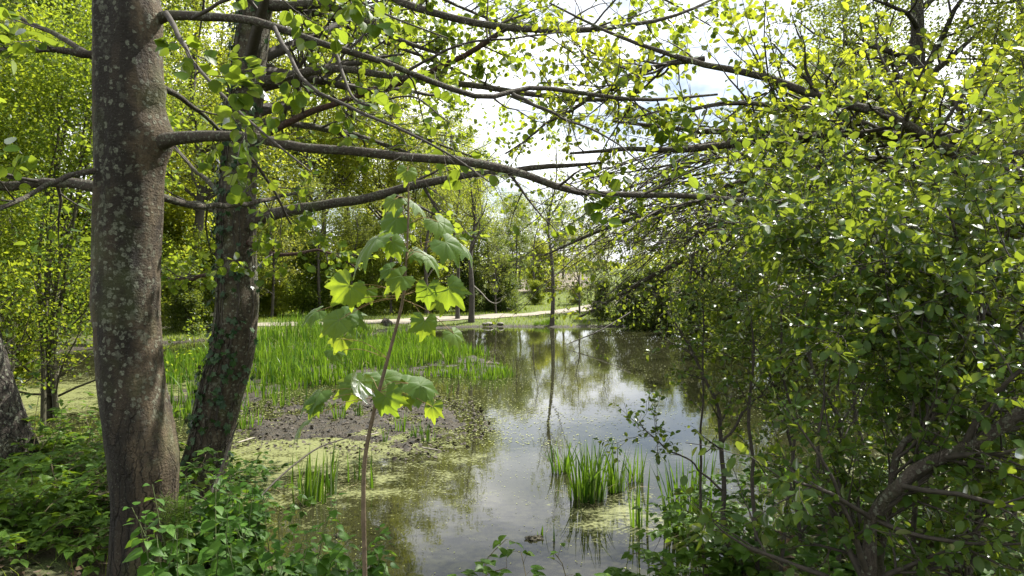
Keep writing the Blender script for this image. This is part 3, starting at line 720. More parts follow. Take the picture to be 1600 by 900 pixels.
# ------------------------------------------------------------------ hero alders
def noisy_trunk(pts, n, sides, amp=.012, seed=0, knots=()):
    """trunk from traced pixels with a lumpy surface; knots: (px,py,Y,height,radius) swellings"""
    P, rr = limb_pts(pts, n); rr = rr * .90; g = Geo(); tubes(g, P[None], rr[None], sides)
    V = g.V[0].reshape(n, sides, 3); c = P[:, None, :]; d = norm(V - c); a = np.arange(sides) / sides * 6.283
    zz = np.linspace(0, 1, n) * 30
    lump = amp * (vnoise(np.cos(a)[None] * 1.2 + zz[:, None] * .25, np.sin(a)[None] * 1.2 + zz[:, None] * .11, 1.6, seed) * 2 + vnoise(np.cos(a)[None] * 3 + zz[:, None], np.sin(a)[None] * 3 + zz[:, None] * .2, 2.2, seed + 1))
    V = V + d * lump[..., None]
    for kx, ky, kY, hh, kr in knots:
        q = at(kx, ky, kY); w = np.exp(-(((V - q) / np.array([kr, kr, kr * .7])) ** 2).sum(-1))
        V = V + norm(V - c) * (w * hh)[..., None]
    g.V[0] = V.reshape(-1, 3); return g, P, rr


def hero_tree(root, limbs, barks, twig_cfg, leafm, tpl, size):
    """limbs as parts of their own, the fine twigs and leaves as one part that nobody could count"""
    fol = Geo()
    for (pts, bm, nt1, ln) in limbs:
        P, rr = limb_pts(pts, 30)
        P = P + np.stack([vnoise(np.arange(30) * .45, np.full(30, P[0, 2] * 7), 1, k) for k in range(3)], -1) * np.minimum(rr * 1.2, .02)[:, None]
        g = Geo(); tubes(g, P[None], (rr * (1 + .15 * vnoise(np.arange(30), np.arange(30) * 0 + P[0, 0], .9, 2)))[None], 9); g.build('limb', barks[bm], root)
        if nt1:
            A, Ar = sprout(P[None], rr[None], nt1, ln, (30, 75), (.22, 1), twig_cfg[0], .13, 8, .45, twig_cfg[1], .3)
            B, Br = sprout(A, Ar, twig_cfg[2], (ln[0] * .35, ln[1] * .5), (25, 65), (.15, 1), .02, .15, 6, .55, .3)
            tubes(fol, A, Ar, 5); tubes(fol, B, Br, 4)
            leaf_twigs(fol, A, twig_cfg[3], size, tpl, 1, (.25, 1), .35, .8, -.25)
            leaf_twigs(fol, B, twig_cfg[4], size, tpl, 1, (.2, 1), .35, .8, -.25)
    return fol


def overhead(fol, P, rr, n, ln, tr, sub=(6, 5, 7), size=(.07, .1), bias=None):
    A, Ar = sprout(P[None], rr[None], n, ln, (50, 85), tr, .05, .12, 8, .4, .2, .5, bias=bias)
    B, Br = sprout(A, Ar, sub[0], (ln[0] * .3, ln[1] * .45), (30, 70), (.2, 1), .03, .15, 6, .5)
    C, Cr = sprout(B, Br, sub[1], (.25, .6), (30, 75), (.15, 1), 0, .15, 4, .5)
    tubes(fol, A, Ar, 5); tubes(fol, B, Br, 4); tubes(fol, C, Cr, 3)
    leaf_twigs(fol, C, sub[2], size, HEX, 1, (.1, 1), .35, .8, -.2)


t1 = thing('alder_tree', 'big alder with lichen-spotted straight trunk and a dark rain stain down it', 'tree', at(222, 892, 3.9))
knots = [(258, 215, 3.88, .07, .16), (250, 455, 3.75, .022, .12), (262, 610, 3.75, .03, .15), (252, 140, 3.85, .04, .1), (250, 25, 3.85, .05, .12), (275, 730, 3.8, .03, .16), (155, 470, 3.8, .012, .12), (215, 660, 3.7, .014, .2), (150, 290, 4, .03, .1)]
tg, TP1, TR1 = noisy_trunk([(222, 960, 3.9, 138), (222, 892, 3.9, 108), (226, 800, 3.9, 106), (223, 710, 3.9, 112), (206, 610, 3.9, 106), (198, 500, 3.9, 107), (198, 400, 3.9, 106), (202, 300, 3.9, 109), (204, 200, 3.9, 111), (203, 100, 3.9, 110), (200, 0, 3.9, 106), (196, -300, 3.95, 92), (200, -800, 4.1, 70), (215, -1500, 4.4, 40), (225, -1900, 4.6, 12)], 150, 40, .014, 3, knots)
tg.build('trunk', M_BARK, t1)
limbs = [
    ([(236, 226, 3.86, 34), (262, 219, 3.84, 23), (330, 211, 3.72, 16.5), (400, 217, 3.6, 15), (480, 230, 3.5, 15), (600, 240, 3.42, 14.5), (720, 250, 3.4, 14), (790, 266, 3.42, 13), (900, 296, 3.5, 11), (1000, 303, 3.6, 9.5), (1160, 311, 3.75, 8), (1240, 318, 3.9, 5)], 0, 5, (.35, .8)),
    ([(240, 30, 3.88, 22), (275, 24, 3.82, 15), (400, 35, 3.6, 12), (520, 72, 3.5, 10.5), (600, 97, 3.5, 9.5), (690, 132, 3.6, 9), (760, 150, 3.7, 8), (850, 138, 3.9, 7.5), (1000, 155, 4.1, 6), (1120, 148, 4.3, 3.5)], 0, 8, (.35, .85)),
    ([(258, 20, 3.7, 9), (300, 92, 3.3, 6), (350, 150, 3.0, 5), (420, 215, 2.8, 4), (485, 268, 2.7, 2)], 1, 6, (.2, .5)),
    ([(160, 86, 3.9, 14), (80, 78, 3.75, 9), (0, 80, 3.6, 8), (-160, 90, 3.3, 5)], 0, 7, (.4, .8)),
    ([(165, 293, 4.05, 20), (90, 284, 4.15, 14.5), (0, 291, 4.2, 14.5), (-160, 302, 4.2, 11)], 0, 5, (.4, .9)),
    ([(160, 261, 3.8, 10), (100, 278, 3.65, 8), (60, 296, 3.5, 7.5), (0, 327, 3.3, 7), (-120, 372, 3.1, 5)], 0, 5, (.3, .7)),
    ([(160, 98, 3.95, 10), (80, 50, 4.2, 7.5), (0, 16, 4.5, 6), (-100, -40, 4.8, 4)], 0, 7, (.4, .9)),
    ([(240, 305, 4.0, 14), (300, 319, 4.3, 9.5), (340, 321, 4.6, 9), (390, 318, 5.1, 8), (470, 300, 5.6, 4)], 0, 6, (.4, .8)),
    ([(240, 128, 4.0, 12), (300, 165, 4.3, 7), (345, 205, 4.6, 6), (410, 270, 5, 5), (455, 350, 5.3, 3)], 0, 8, (.4, .8)),
    ([(428, 42, 3.55, 7), (480, 130, 3.1, 5.5), (545, 168, 3.0, 5), (620, 200, 2.9, 4.5), (700, 240, 2.85, 3.5), (765, 285, 2.8, 2)], 1, 8, (.2, .5)),
    ([(520, 72, 3.5, 6), (560, 160, 3.2, 4), (640, 150, 3.1, 3), (700, 190, 3.0, 2)], 1, 6, (.2, .45)),
    ([(640, 108, 3.5, 5), (720, 70, 3.3, 4), (800, 60, 3.2, 3), (880, 50, 3.2, 2)], 1, 6, (.25, .5)),
    ([(800, 146, 3.8, 6), (880, 185, 3.6, 4), (950, 215, 3.5, 3), (1010, 262, 3.4, 2)], 1, 7, (.25, .5)),
    ([(300, 28, 3.7, 6), (380, -10, 3.3, 5), (500, -20, 3.0, 4), (620, 30, 2.9, 3), (700, 60, 2.9, 2)], 1, 8, (.25, .5)),
]
fol1 = hero_tree(t1, limbs, [M_LIMB, M_TWIG], (.0, .35, 3, 5, 5), M_ALDER, ALDER, (.042, .072))
overhead(fol1, TP1, TR1, 18, (1.2, 2.6), (.58, .97), (5, 5, 6), bias=(-.35, .1, 0))
fol1.build('foliage', [M_TWIG, M_ALDER], t1, kind='stuff')

t2 = thing('alder_tree', 'curved second alder with grey trunk and ivy climbing it, just behind the big trunk', 'tree', at(312, 752, 6.7))
tg, TP2, TR2 = noisy_trunk([(302, 800, 6.7, 88), (312, 752, 6.7, 78), (328, 690, 6.7, 72), (343, 620, 6.7, 74), (363, 550, 6.65, 72), (371, 480, 6.6, 70), (371, 430, 6.6, 67), (370, 350, 6.55, 63), (374, 260, 6.5, 58), (384, 150, 6.5, 58), (396, 50, 6.5, 54), (404, -30, 6.5, 50), (420, -350, 6.5, 38), (440, -700, 6.5, 20), (450, -900, 6.5, 8)], 120, 32, .009, 9,
                           [(404, 342, 6.45, .05, .11), (410, 205, 6.4, .06, .14), (410, 130, 6.4, .06, .14), (395, 470, 6.4, .008, .2)])
tg.build('trunk', M_BARK2, t2)
limbs = [
    ([(380, 352, 6.5, 36), (408, 339, 6.45, 22), (470, 325, 6.1, 16.5), (560, 312, 5.7, 15), (640, 293, 5.4, 13.5), (700, 279, 5.2, 12), (770, 270, 5.0, 10), (860, 261, 4.9, 8), (940, 254, 4.9, 4)], 0, 4, (.4, .9)),
    ([(390, 222, 6.5, 20), (420, 206, 6.4, 12), (480, 178, 6.2, 10), (560, 150, 6.0, 9), (640, 125, 5.8, 8.5), (720, 90, 5.6, 9), (790, 47, 5.5, 8), (825, 22, 5.4, 4)], 1, 8, (.4, .9)),
    ([(392, 135, 6.5, 26), (425, 124, 6.35, 15), (520, 107, 6.1, 12), (600, 118, 5.9, 11), (700, 128, 5.6, 10), (800, 142, 5.4, 9), (900, 156, 5.3, 7.5), (1010, 156, 5.3, 4)], 0, 7, (.4, .9)),
    ([(400, 8, 6.5, 22), (450, 8, 6.4, 15), (500, 8, 6.3, 14), (545, 20, 6.2, 11), (620, 60, 6.1, 8), (700, 90, 6.1, 4)], 0, 8, (.4, .9)),
    ([(390, 200, 6.6, 20), (430, 190, 6.9, 12), (500, 200, 7.3, 10), (560, 212, 7.6, 9), (640, 240, 8, 5)], 0, 8, (.4, 1.0)),
    ([(410, -100, 6.5, 26), (480, -95, 6.1, 17), (560, -50, 5.6, 14), (620, 0, 5.3, 12), (700, 27, 5.1, 11.5), (800, 45, 5.0, 11), (900, 47, 5.0, 9.5), (980, 41, 5.1, 7), (1060, 22, 5.2, 5), (1130, -10, 5.4, 3)], 0, 15, (.4, .9)),
    ([(400, -40, 6.5, 13), (470, 0, 7.2, 8), (560, 50, 8, 6), (680, 95, 8.8, 5), (800, 150, 9.5, 4), (890, 190, 10, 3)], 0, 22, (.6, 1.7)),
    ([(395, 90, 6.5, 11), (470, 130, 7.4, 7), (560, 175, 8.2, 5.5), (660, 215, 9, 4), (780, 262, 9.8, 3)], 0, 20, (.6, 1.6)),
    ([(410, -160, 6.5, 12), (520, -90, 7.2, 8), (640, -30, 8, 6), (740, 20, 8.8, 4.5), (840, 60, 9.4, 3)], 0, 22, (.6, 1.7)),
    ([(415, -200, 6.5, 20), (560, -170, 6.6, 9), (720, -120, 6.7, 7), (880, -60, 6.8, 5), (1020, -10, 6.9, 3.5), (1110, 40, 7, 2)], 0, 20, (.5, 1.3)),
    ([(350, 330, 6.6, 14), (300, 318, 6.9, 9), (255, 310, 7.2, 8), (150, 290, 7.8, 5)], 0, 6, (.4, .9)),
    ([(385, 380, 6.5, 9), (440, 398, 6.3, 6), (505, 392, 6.2, 4), (560, 420, 6.1, 2)], 1, 5, (.3, .6)),
    ([(355, 420, 6.6, 8), (290, 437, 6.9, 5), (240, 430, 7.2, 3)], 1, 5, (.3, .6)),
    ([(365, 320, 6.6, 9), (300, 260, 7, 6), (250, 200, 7.4, 5), (180, 120, 8, 3)], 0, 7, (.4, .9)),
]
fol2 = hero_tree(t2, limbs, [M_LIMB, M_RED], (.0, .3, 4, 7, 8), M_ALDER, ALDER, (.042, .075))
overhead(fol2, TP2, TR2, 16, (1.3, 2.6), (.62, .97), (5, 5, 6), bias=(-.3, .1, 0))
overhead(fol2, TP2, TR2, 16, (1.8, 3.6), (.36, .66), (7, 5, 8), size=(.045, .075), bias=(.25, .5, -.02))
fol2.build('foliage', [M_TWIG, M_ALDER], t2, kind='stuff')

t3 = thing('alder_tree', 'dark leaning trunk with cracked white-flecked bark at the picture edge', 'tree', at(-5, 700, 6.2))
tg, TP3, TR3 = noisy_trunk([(10, 790, 6.2, 130), (0, 720, 6.2, 112), (-20, 640, 6.2, 96), (-42, 560, 6.2, 92), (-62, 480, 6.2, 88), (-100, 350, 6.1, 80), (-160, 100, 6, 70), (-220, -300, 6, 50), (-250, -700, 6, 20)], 90, 28, .03, 21)
tg.build('trunk', M_BARK3, t3)
f3 = Geo(); overhead(f3, TP3, TR3, 22, (1.4, 2.8), (.35, .97), (6, 4, 7)); f3.build('foliage', [M_TWIG, M_ALDER], t3, kind='stuff')


# ------------------------------------------------------------------ ivy
def ivy_tpl():
    a = np.radians([0, 28, 52, 88, 120, 155]); r = np.array([1, .52, .82, .5, .55, .25])
    pts = [(math.cos(x) * y * .7 + .28, math.sin(x) * y * .62) for x, y in zip(a, r)]
    L_ = np.array(pts); Rr = L_[1:] * [1, -1]
    P = np.concatenate([[[.28, 0]], L_, Rr]); V = np.column_stack([P, .1 * np.abs(P[:, 1]) - .12 * P[:, 0] ** 2])
    n = len(L_); t = [[0, i + 1, i + 2] for i in range(n - 1)]; order = [1] + list(range(n + 1, n + len(Rr) + 1))
    t += [[0, order[i + 1], order[i]] for i in range(len(order) - 1)]
    return V, [np.array(t)]
IVY = ivy_tpl()


def ivy(name, label, P, rr, t0, t1_, nst, nl, size, face, loc, wid=.9):
    root = thing(name, label, 'ivy', loc); st = Geo(); lf = Geo(); K = 26
    paths = []
    for s in range(nst):
        i = np.linspace(t0, t0 + (t1_ - t0) * rng.uniform(.45, 1), K) * (len(P) - 1); j = np.clip(i.astype(int), 0, len(P) - 1)
        a = face + rng.normal() * wid + np.cumsum(rng.normal(size=K) * .07)
        paths.append(P[j] + (rr[j] + .008)[:, None] * np.column_stack([np.cos(a), np.sin(a), a * 0]))
    SP = np.array(paths); tubes(st, SP, np.full((nst, K), .005), 5); st.build('vine_stem', M_TWIG, root)
    M = nst * nl; s_ = np.repeat(np.arange(nst), nl); k = rng.integers(0, K, M); b = SP[s_, k] + rng.normal(size=(M, 3)) * .03
    j = np.clip((np.linspace(t0, t1_, K)[k] * (len(P) - 1)).astype(int), 0, len(P) - 1)
    # push the leaves just clear of the bark
    jj = np.argmin(np.abs(P[:, 2][None] - b[:, 2][:, None]), 1); o = b - P[jj]; o[:, 2] = 0; d = norm(o)
    b = np.column_stack([(P[jj] + d * (rr[jj] + rng.uniform(.02, .06, M))[:, None])[:, :2], b[:, 2]])
    put_leaves(lf, b, -Z * .9 + rng.normal(size=(M, 3)) * .5 + d * .2, d + Z * .35 + rng.normal(size=(M, 3)) * .25, rng.uniform(*size, M), IVY, 0)
    lf.build('foliage', M_IVY, root, kind='stuff'); return root
ivy('ivy_vine', 'dark ivy climbing the curved second alder trunk', TP2, TR2, .1, .6, 14, 44, (.05, .09), -1.9, at(318, 720, 6.55))
ivy('ivy_vine', 'pale scattered ivy leaves near the foot of the second alder', TP2, TR2, .04, .2, 4, 18, (.05, .09), -1.2, at(325, 745, 6.5))
ivy('ivy_vine', 'ivy clinging to the dark leaning trunk at the picture edge', TP3, TR3, .1, .36, 6, 22, (.05, .08), -.7, at(20, 700, 6.0))

# ------------------------------------------------------------------ sycamore sapling: every leaf a part with its petiole
def maple_blade():
    """one sycamore leaf, base at the origin, tip along +x: outline in polar rings, five toothed lobes, blade drooping from its veins"""
    lob = np.radians([0, 46, 98]); ll = [1.0, .9, .62]; na, nr = 73, 6
    th = np.linspace(-2.55, 2.55, na); r = np.zeros(na)
    for l, a in zip(ll, lob):
        for s in (1, -1):
            r = np.maximum(r, l * np.exp(-(np.abs(th - s * a) / .40) ** 1.35))
    r = np.maximum(r, .72 - .07 * np.abs(th)) ; r *= 1 + .09 * ((np.arange(na) % 4) / 3. - .5)
    r = np.where(np.abs(th) > 2.3, r * .8, r)
    rings = np.linspace(0.02, 1, nr)
    RR = rings[:, None] * r[None]; X = RR * np.cos(th)[None] * .72 + .0; Y_ = RR * np.sin(th)[None] * .72
    vein = np.min(np.abs(th[:, None] - np.concatenate([lob, -lob])[None]), 1)
    Zz = .055 * RR * np.minimum(vein, .3)[None] / .3 - .30 * RR ** 2 - .0 * X
    V = np.stack([X, Y_, Zz], -1).reshape(-1, 3)
    i, j = np.meshgrid(np.arange(nr - 1), np.arange(na - 1), indexing='ij'); k = i * na + j
    A = np.stack([np.zeros_like(RR), RR, np.broadcast_to(vein[None], RR.shape)], -1).reshape(-1, 3)
    return V, np.stack([k, k + na, k + na + 1, k + 1], -1).reshape(-1, 4), A


def maple_mat():
    m, nt, N = new_mat('sycamore_leaf'); lk = nt.links.new
    a = N('ShaderNodeAttribute', attribute_name='lf'); sp = N('ShaderNodeSeparateXYZ'); lk(a.outputs['Vector'], sp.inputs[0])
    rdm = N('ShaderNodeObjectInfo').outputs['Random']
    pos = N('ShaderNodeTexCoord').outputs['Object']; n = noise(nt, pos, 60, 4)
    c = mix(nt, rdm, (.045, .10, .02), (.085, .15, .03)); c = mix(nt, mth(nt, 'MULTIPLY', n, .4), c, (.035, .08, .015))
    t = mix(nt, rdm, (.34, .48, .025), (.55, .64, .03)); t = mix(nt, mth(nt, 'MULTIPLY', n, .5), t, (.28, .42, .03))
    w = mth(nt, 'MULTIPLY', sp.outputs[2], sp.outputs[1])
    main = mth(nt, 'LESS_THAN', w, .016)
    side = mth(nt, 'GREATER_THAN', mth(nt, 'SINE', mth(nt, 'MULTIPLY', mth(nt, 'SUBTRACT', sp.outputs[1], mth(nt, 'MULTIPLY', w, 1.6)), 55.)), .93)
    v = mth(nt, 'MAXIMUM', main, mth(nt, 'MULTIPLY', side, .55))
    c = mix(nt, mth(nt, 'MULTIPLY', v, .6), c, (.13, .20, .06)); t = mix(nt, mth(nt, 'MULTIPLY', v, .55), t, (.16, .24, .03))
    d = N('ShaderNodeBsdfDiffuse'); tr = N('ShaderNodeBsdfTranslucent'); gl = N('ShaderNodeBsdfGlossy'); gl.inputs['Roughness'].default_value = .58
    lk(c, d.inputs[0]); lk(t, tr.inputs[0])
    b = N('ShaderNodeBump'); b.inputs['Strength'].default_value = .5; b.inputs['Distance'].default_value = .003
    lk(mth(nt, 'ADD', mth(nt, 'MULTIPLY', v, -1.), n), b.inputs['Height'])
    for x in (d, gl): lk(b.outputs[0], x.inputs['Normal'])
    m1 = N('ShaderNodeMixShader'); m1.inputs[0].default_value = .5; lk(d.outputs[0], m1.inputs[1]); lk(tr.outputs[0], m1.inputs[2])
    fr = N('ShaderNodeFresnel'); fr.inputs[0].default_value = 1.42
    m2 = N('ShaderNodeMixShader'); lk(mth(nt, 'MULTIPLY', fr.outputs[0], .35), m2.inputs[0]); lk(m1.outputs[0], m2.inputs[1]); lk(gl.outputs[0], m2.inputs[2])
    o = N('ShaderNodeOutputMaterial'); lk(m2.outputs[0], o.inputs[0]); return m
M_SYC = maple_mat()
SY = 2.55
sap = thing('sycamore_sapling', 'young sycamore sapling with thin stem and large drooping lobed leaves before the pond', 'sapling', np.array([(573 - CX) / F * SY, SY, .42]))
stem_px = [(572, 1190, SY, 11), (571, 1000, SY, 10), (570, 890, SY, 9.5), (568, 800, SY, 9), (570, 720, SY, 8.5), (585, 640, SY, 7.5), (606, 560, SY, 7), (629, 470, SY, 6), (635, 400, SY, 4.5), (638, 340, SY, 4), (638, 272, SY, 3)]
P, rr = limb_pts(stem_px, 60); rr = rr * .78 * (1 + .15 * (np.arange(60) % 12 == 0)); g = Geo(); tubes(g, P[None], rr[None], 10); g.build('stem', M_SAPSTEM, sap)
BV, BF, BA = maple_blade()
# node on the stem (px,py), leaf base (px,py), leaf tip (px,py), depth change towards the camera, roll
LEAVES = [((638, 272), (637, 266), (634, 290), -.03, .1), ((638, 318), (616, 312), (584, 336), -.06, .5), ((638, 318), (646, 316), (690, 345), .08, -.4), ((638, 345), (622, 340), (566, 372), .10, .3),
          ((638, 350), (684, 346), (724, 380), .05, -.4), ((636, 385), (588, 372), (503, 432), -.12, .3), ((636, 385), (612, 378), (632, 416), -.15, .1), ((636, 395), (696, 378), (740, 420), -.12, -.3),
          ((636, 395), (722, 384), (757, 414), .12, -.3), ((635, 405), (664, 398), (716, 432), .14, -.1), ((635, 405), (645, 392), (668, 412), .2, 0), ((632, 440), (628, 432), (578, 462), -.12, .3), ((632, 440), (612, 420), (572, 440), .15, .2),
          ((629, 462), (546, 446), (496, 498), -.06, .4), ((629, 462), (572, 452), (556, 486), .06, .1), ((629, 462), (496, 486), (452, 505), .12, .3), ((629, 465), (530, 500), (478, 530), -.1, .2), ((629, 465), (538, 492), (592, 508), .05, -.3),
          ((629, 462), (668, 448), (664, 500), -.08, -.1), ((629, 462), (700, 450), (736, 498), -.1, -.4), ((629, 462), (690, 462), (700, 510), .15, -.1), ((629, 468), (664, 500), (660, 552), -.14, 0), ((629, 468), (708, 520), (736, 556), .02, -.4),
          ((606, 560), (534, 528), (512, 560), .1, .3), ((606, 560), (520, 548), (545, 572), .12, .1),
          ((590, 620), (562, 596), (560, 642), -.14, .1), ((590, 620), (556, 602), (505, 622), .05, .4), ((590, 620), (500, 612), (450, 640), -.08, .4), ((590, 620), (492, 630), (474, 660), -.12, .2), ((590, 620), (478, 658), (438, 694), -.1, .3),
          ((588, 625), (602, 618), (618, 660), -.12, -.1), ((588, 625), (634, 616), (640, 652), -.05, -.2), ((590, 612), (600, 592), (650, 606), .08, -.3), ((590, 612), (636, 598), (692, 616), .05, -.4), ((590, 612), (656, 602), (690, 634), -.04, -.3),
          ((590, 612), (676, 634), (672, 668), -.1, -.1), ((590, 608), (574, 590), (620, 594), .14, -.1)]
for k, (nd, b, tp, dy, roll) in enumerate(LEAVES):
    y0 = SY + dy; B = at(b[0], b[1], y0); T = at(tp[0], tp[1], y0 - .03); N0 = at(nd[0], nd[1], SY)
    ln = np.linalg.norm(T - B) * rng.uniform(.84, 1.08) * (1.18 if k > 24 else 1.0 if k else .95); ln = max(ln, .085)
    ax = norm(T - B); nr = np.array([0, -.5, .75]) + rng.normal(size=3) * .3 + np.array([roll * .5, 0, 0])
    nr = norm(nr - nr @ ax * ax); ac = np.cross(nr, ax)
    v = BV.copy(); v[:, 2] += -.16 * v[:, 0] ** 2 + .05 * np.sin(v[:, 1] * 9 + k) * np.abs(v[:, 1]) + .035 * vnoise(v[:, 0], v[:, 1], 5, k); v[:, 1] *= rng.uniform(.88, 1.08)
    W = B + ln * (v[:, :1] * ax + v[:, 1:2] * ac + v[:, 2:3] * nr)
    lg = Geo(); lg.add(W, BF, BA); lo = lg.build('leaf', M_SYC, sap)
    mid = (N0 + B) / 2 + Z * .02
    pp_ = spline(np.array([N0, mid, B + ax * .004]), 8); pg = Geo(); tubes(pg, pp_[None], np.full((1, 8), .0013), 5)
    po = pg.build('petiole', M_PETIOLE, lo, origin=sap['_o']); po.location = (0, 0, 0)

# ------------------------------------------------------------------ reeds
CLUMPS = 'iris clumps standing in the water'
def clump(px, py, n, hpx, wpx, label, dead=.3, bend=.22, name='iris_clump', wb=.02, group=CLUMPS, Y=None):
    Y = Y or CAMZ * F / (py - HZ); c = np.array([(px - CX) / F * Y, Y, 0]); rad = wpx / F * Y / 2; hh = hpx / F * Y
    root = thing(name, label, 'water plant', c, group)
    a = rng.uniform(0, 6.28, n); r = rad * np.sqrt(rng.random(n)); b = c + np.column_stack([r * np.cos(a), r * np.sin(a) * .7, np.full(n, -.12)])
    a2 = a + rng.normal(size=n) * .8; d = np.column_stack([np.cos(a2), np.sin(a2), a * 0])
    g = Geo(); blades(g, b, d, (hh + .12) * rng.uniform(.55, 1.05, n), wb * rng.uniform(.7, 1.3, n), np.abs(rng.normal(size=n)) * bend + .03, K=7)
    g.build('blade', M_REED, root, kind='stuff')
    m = max(3, int(n * dead)); i = rng.integers(0, n, m); g = Geo()
    blades(g, b[i] + rng.normal(size=(m, 3)) * [.02, .02, 0], d[i], (hh * .5 + .12) * rng.uniform(.4, 1.0, m), .007 * rng.uniform(.6, 1.3, m), rng.uniform(.1, 1.3, m), K=6)
    g.build('dead_blade', M_STRAW, root, kind='stuff'); return root


clump(483, 786, 34, 96, 50, 'upright iris clump in green film, largest one by the sapling stem', bend=.06, wb=.026)
clump(517, 772, 12, 84, 22, 'narrow iris clump with a bent pale blade, next to the largest one', bend=.1, wb=.026)
clump(545, 752, 4, 46, 6, 'single short iris shoot between the narrow clump and the sapling stem', bend=.05)
clump(557, 750, 5, 62, 12, 'thin iris shoot touching the sapling stem in the water', bend=.12)
clump(583, 762, 5, 60, 14, 'thin arching iris shoot just past the sapling stem', bend=.25)
clump(458, 758, 6, 52, 20, 'thin sparse iris shoots beside the largest iris clump', bend=.15)
clump(878, 738, 34, 58, 34, 'spreading iris clump furthest out of the three in open water', bend=.3)
clump(918, 781, 84, 96, 58, 'thickest iris clump in open water with its mirror image below', bend=.2, wb=.024)
clump(962, 768, 40, 82, 26, 'dense iris tuft at the side of the thickest clump', bend=.2)
clump(992, 752, 26, 58, 30, 'bushy iris tuft behind the tall thin stems in open water', bend=.25)
clump(1000, 822, 10, 92, 34, 'tall thin iris stems standing alone in dark water', bend=.06, wb=.02)
clump(1072, 832, 42, 128, 66, 'tall iris clump at the bramble edge with one long slanting blade', bend=.16, wb=.026)
clump(1100, 800, 10, 116, 26, 'tall dark iris blades crossing the thin-stemmed shrub', bend=.1, wb=.026)
clump(846, 838, 5, 30, 14, 'tiny iris sprout beside the mud clod in open water', bend=.2)
clump(866, 846, 2, 46, 4, 'single dark upright reed stalk by the mud clod', bend=.02)
clump(1230, 770, 30, 70, 90, 'iris clump half hidden under the sallow leaves', bend=.2)
clump(1545, 790, 30, 80, 90, 'iris clump under the sallow at the picture edge', bend=.2)
MB = 'small iris tufts on the mud bank'
for px, py, n, hp, w, lab in [(440, 634, 22, 44, 26, 'iris tuft at the rear of the mud bank near the alder'), (388, 668, 30, 40, 40, 'iris tuft at the foot of the second alder on the mud'), (500, 650, 12, 28, 22, 'small iris tuft in the middle of the mud behind a hanging leaf'),
                              (530, 654, 18, 34, 20, 'iris tuft on the mud beneath the lowest sapling leaves'), (562, 652, 14, 32, 14, 'iris tuft on the mud close to the sapling stem'), (600, 690, 8, 34, 10, 'thin iris shoot at the front of the mud bank'),
                              (624, 674, 16, 36, 20, 'iris tuft on the mud under the hanging pale leaf'), (650, 684, 16, 32, 18, 'iris tuft on the mud next to the hanging pale leaf'), (668, 690, 18, 44, 20, 'tallest iris tuft at the front of the mud bank'),
                              (480, 632, 16, 30, 30, 'iris tuft where the reed bed meets the mud'), (700, 614, 10, 20, 20, 'tiny iris tuft at the water end of the mud'), (640, 622, 12, 24, 24, 'iris tuft at the back of the mud behind the sapling leaves'),
                              (415, 622, 26, 40, 34, 'iris tuft at the reed bed edge beside the second alder')]:
    clump(px, py, n, hp, w, lab, name='iris_tuft', group=MB, bend=.2)

g = Geo(); gd = Geo()                                # the reed bed reads as one mass
def fill(poly, n, h, w, thin=0.):
    lo, hi = poly.min(0), poly.max(0); x = rng.uniform(lo[0], hi[0], n); y = rng.uniform(lo[1], hi[1], n)
    s = sdf(poly, x, y) + .7 * vnoise(x, y, .9, 8); k = (s < 0) & (vnoise(x, y, .55, 31) + .9 * vnoise(x, y, 1.7, 33) > -.25 + thin); x, y = x[k], y[k]; n = len(x)
    a = rng.uniform(0, 6.28, n); d = np.column_stack([np.cos(a), np.sin(a), a * 0]); b = np.column_stack([x, y, np.full(n, -.05)])
    hh = rng.uniform(*h, n) * (1 + .6 * vnoise(x, y, .6, 17) + .6 * vnoise(x, y, 1.9, 19)) * np.clip(.55 + .6 * -s[k], .5, 1.0)
    blades(g, b, d, hh, w * rng.uniform(.7, 1.3, n), np.abs(rng.normal(size=n)) * .22 + .03, K=5)
    m = n // 6; i = rng.integers(0, n, m); blades(gd, b[i], d[i], hh[i] * .8, w * .5 * np.ones(m), rng.uniform(.1, 1.2, m), K=4)
fill(BED, 28000, (.24, .64), .028)
fill(BED2, 5000, (.4, .95), .032)
FRINGE = np.array([(1.0, 32.0), (2.4, 31.9), (2.4, 32.7), (1.0, 32.7)]); fill(FRINGE, 900, (.35, .6), .02, -1)
tag(g.build('reed_bed', M_REED), kind='stuff'); tag(gd.build('dead_reeds', M_STRAW), kind='stuff')

# ------------------------------------------------------------------ the sallow, the leaning willow and the thin shrub
def shrub_fol(fol, P, rr, n1, l1, n2, l2, n3, nleaf, size, tpl, flat=.3, up=.03, t1r=(.2, 1), bias=None):
    A, Ar = sprout(P, rr, n1, l1, (30, 75), t1r, up, .12, 8, .5, flat, .35, bias=bias)
    B, Br = sprout(A, Ar, n2, l2, (25, 70), (.15, 1), .02, .15, 6, .6, flat * .5)
    tubes(fol, A, Ar, 5); tubes(fol, B, Br, 4)
    leaf_twigs(fol, A, n3, size, tpl, 1, (.2, 1), .25, .7, -.1, open_=False)
    leaf_twigs(fol, B, nleaf, size, tpl, 1, (.05, 1), .25, .7, -.1, open_=False)


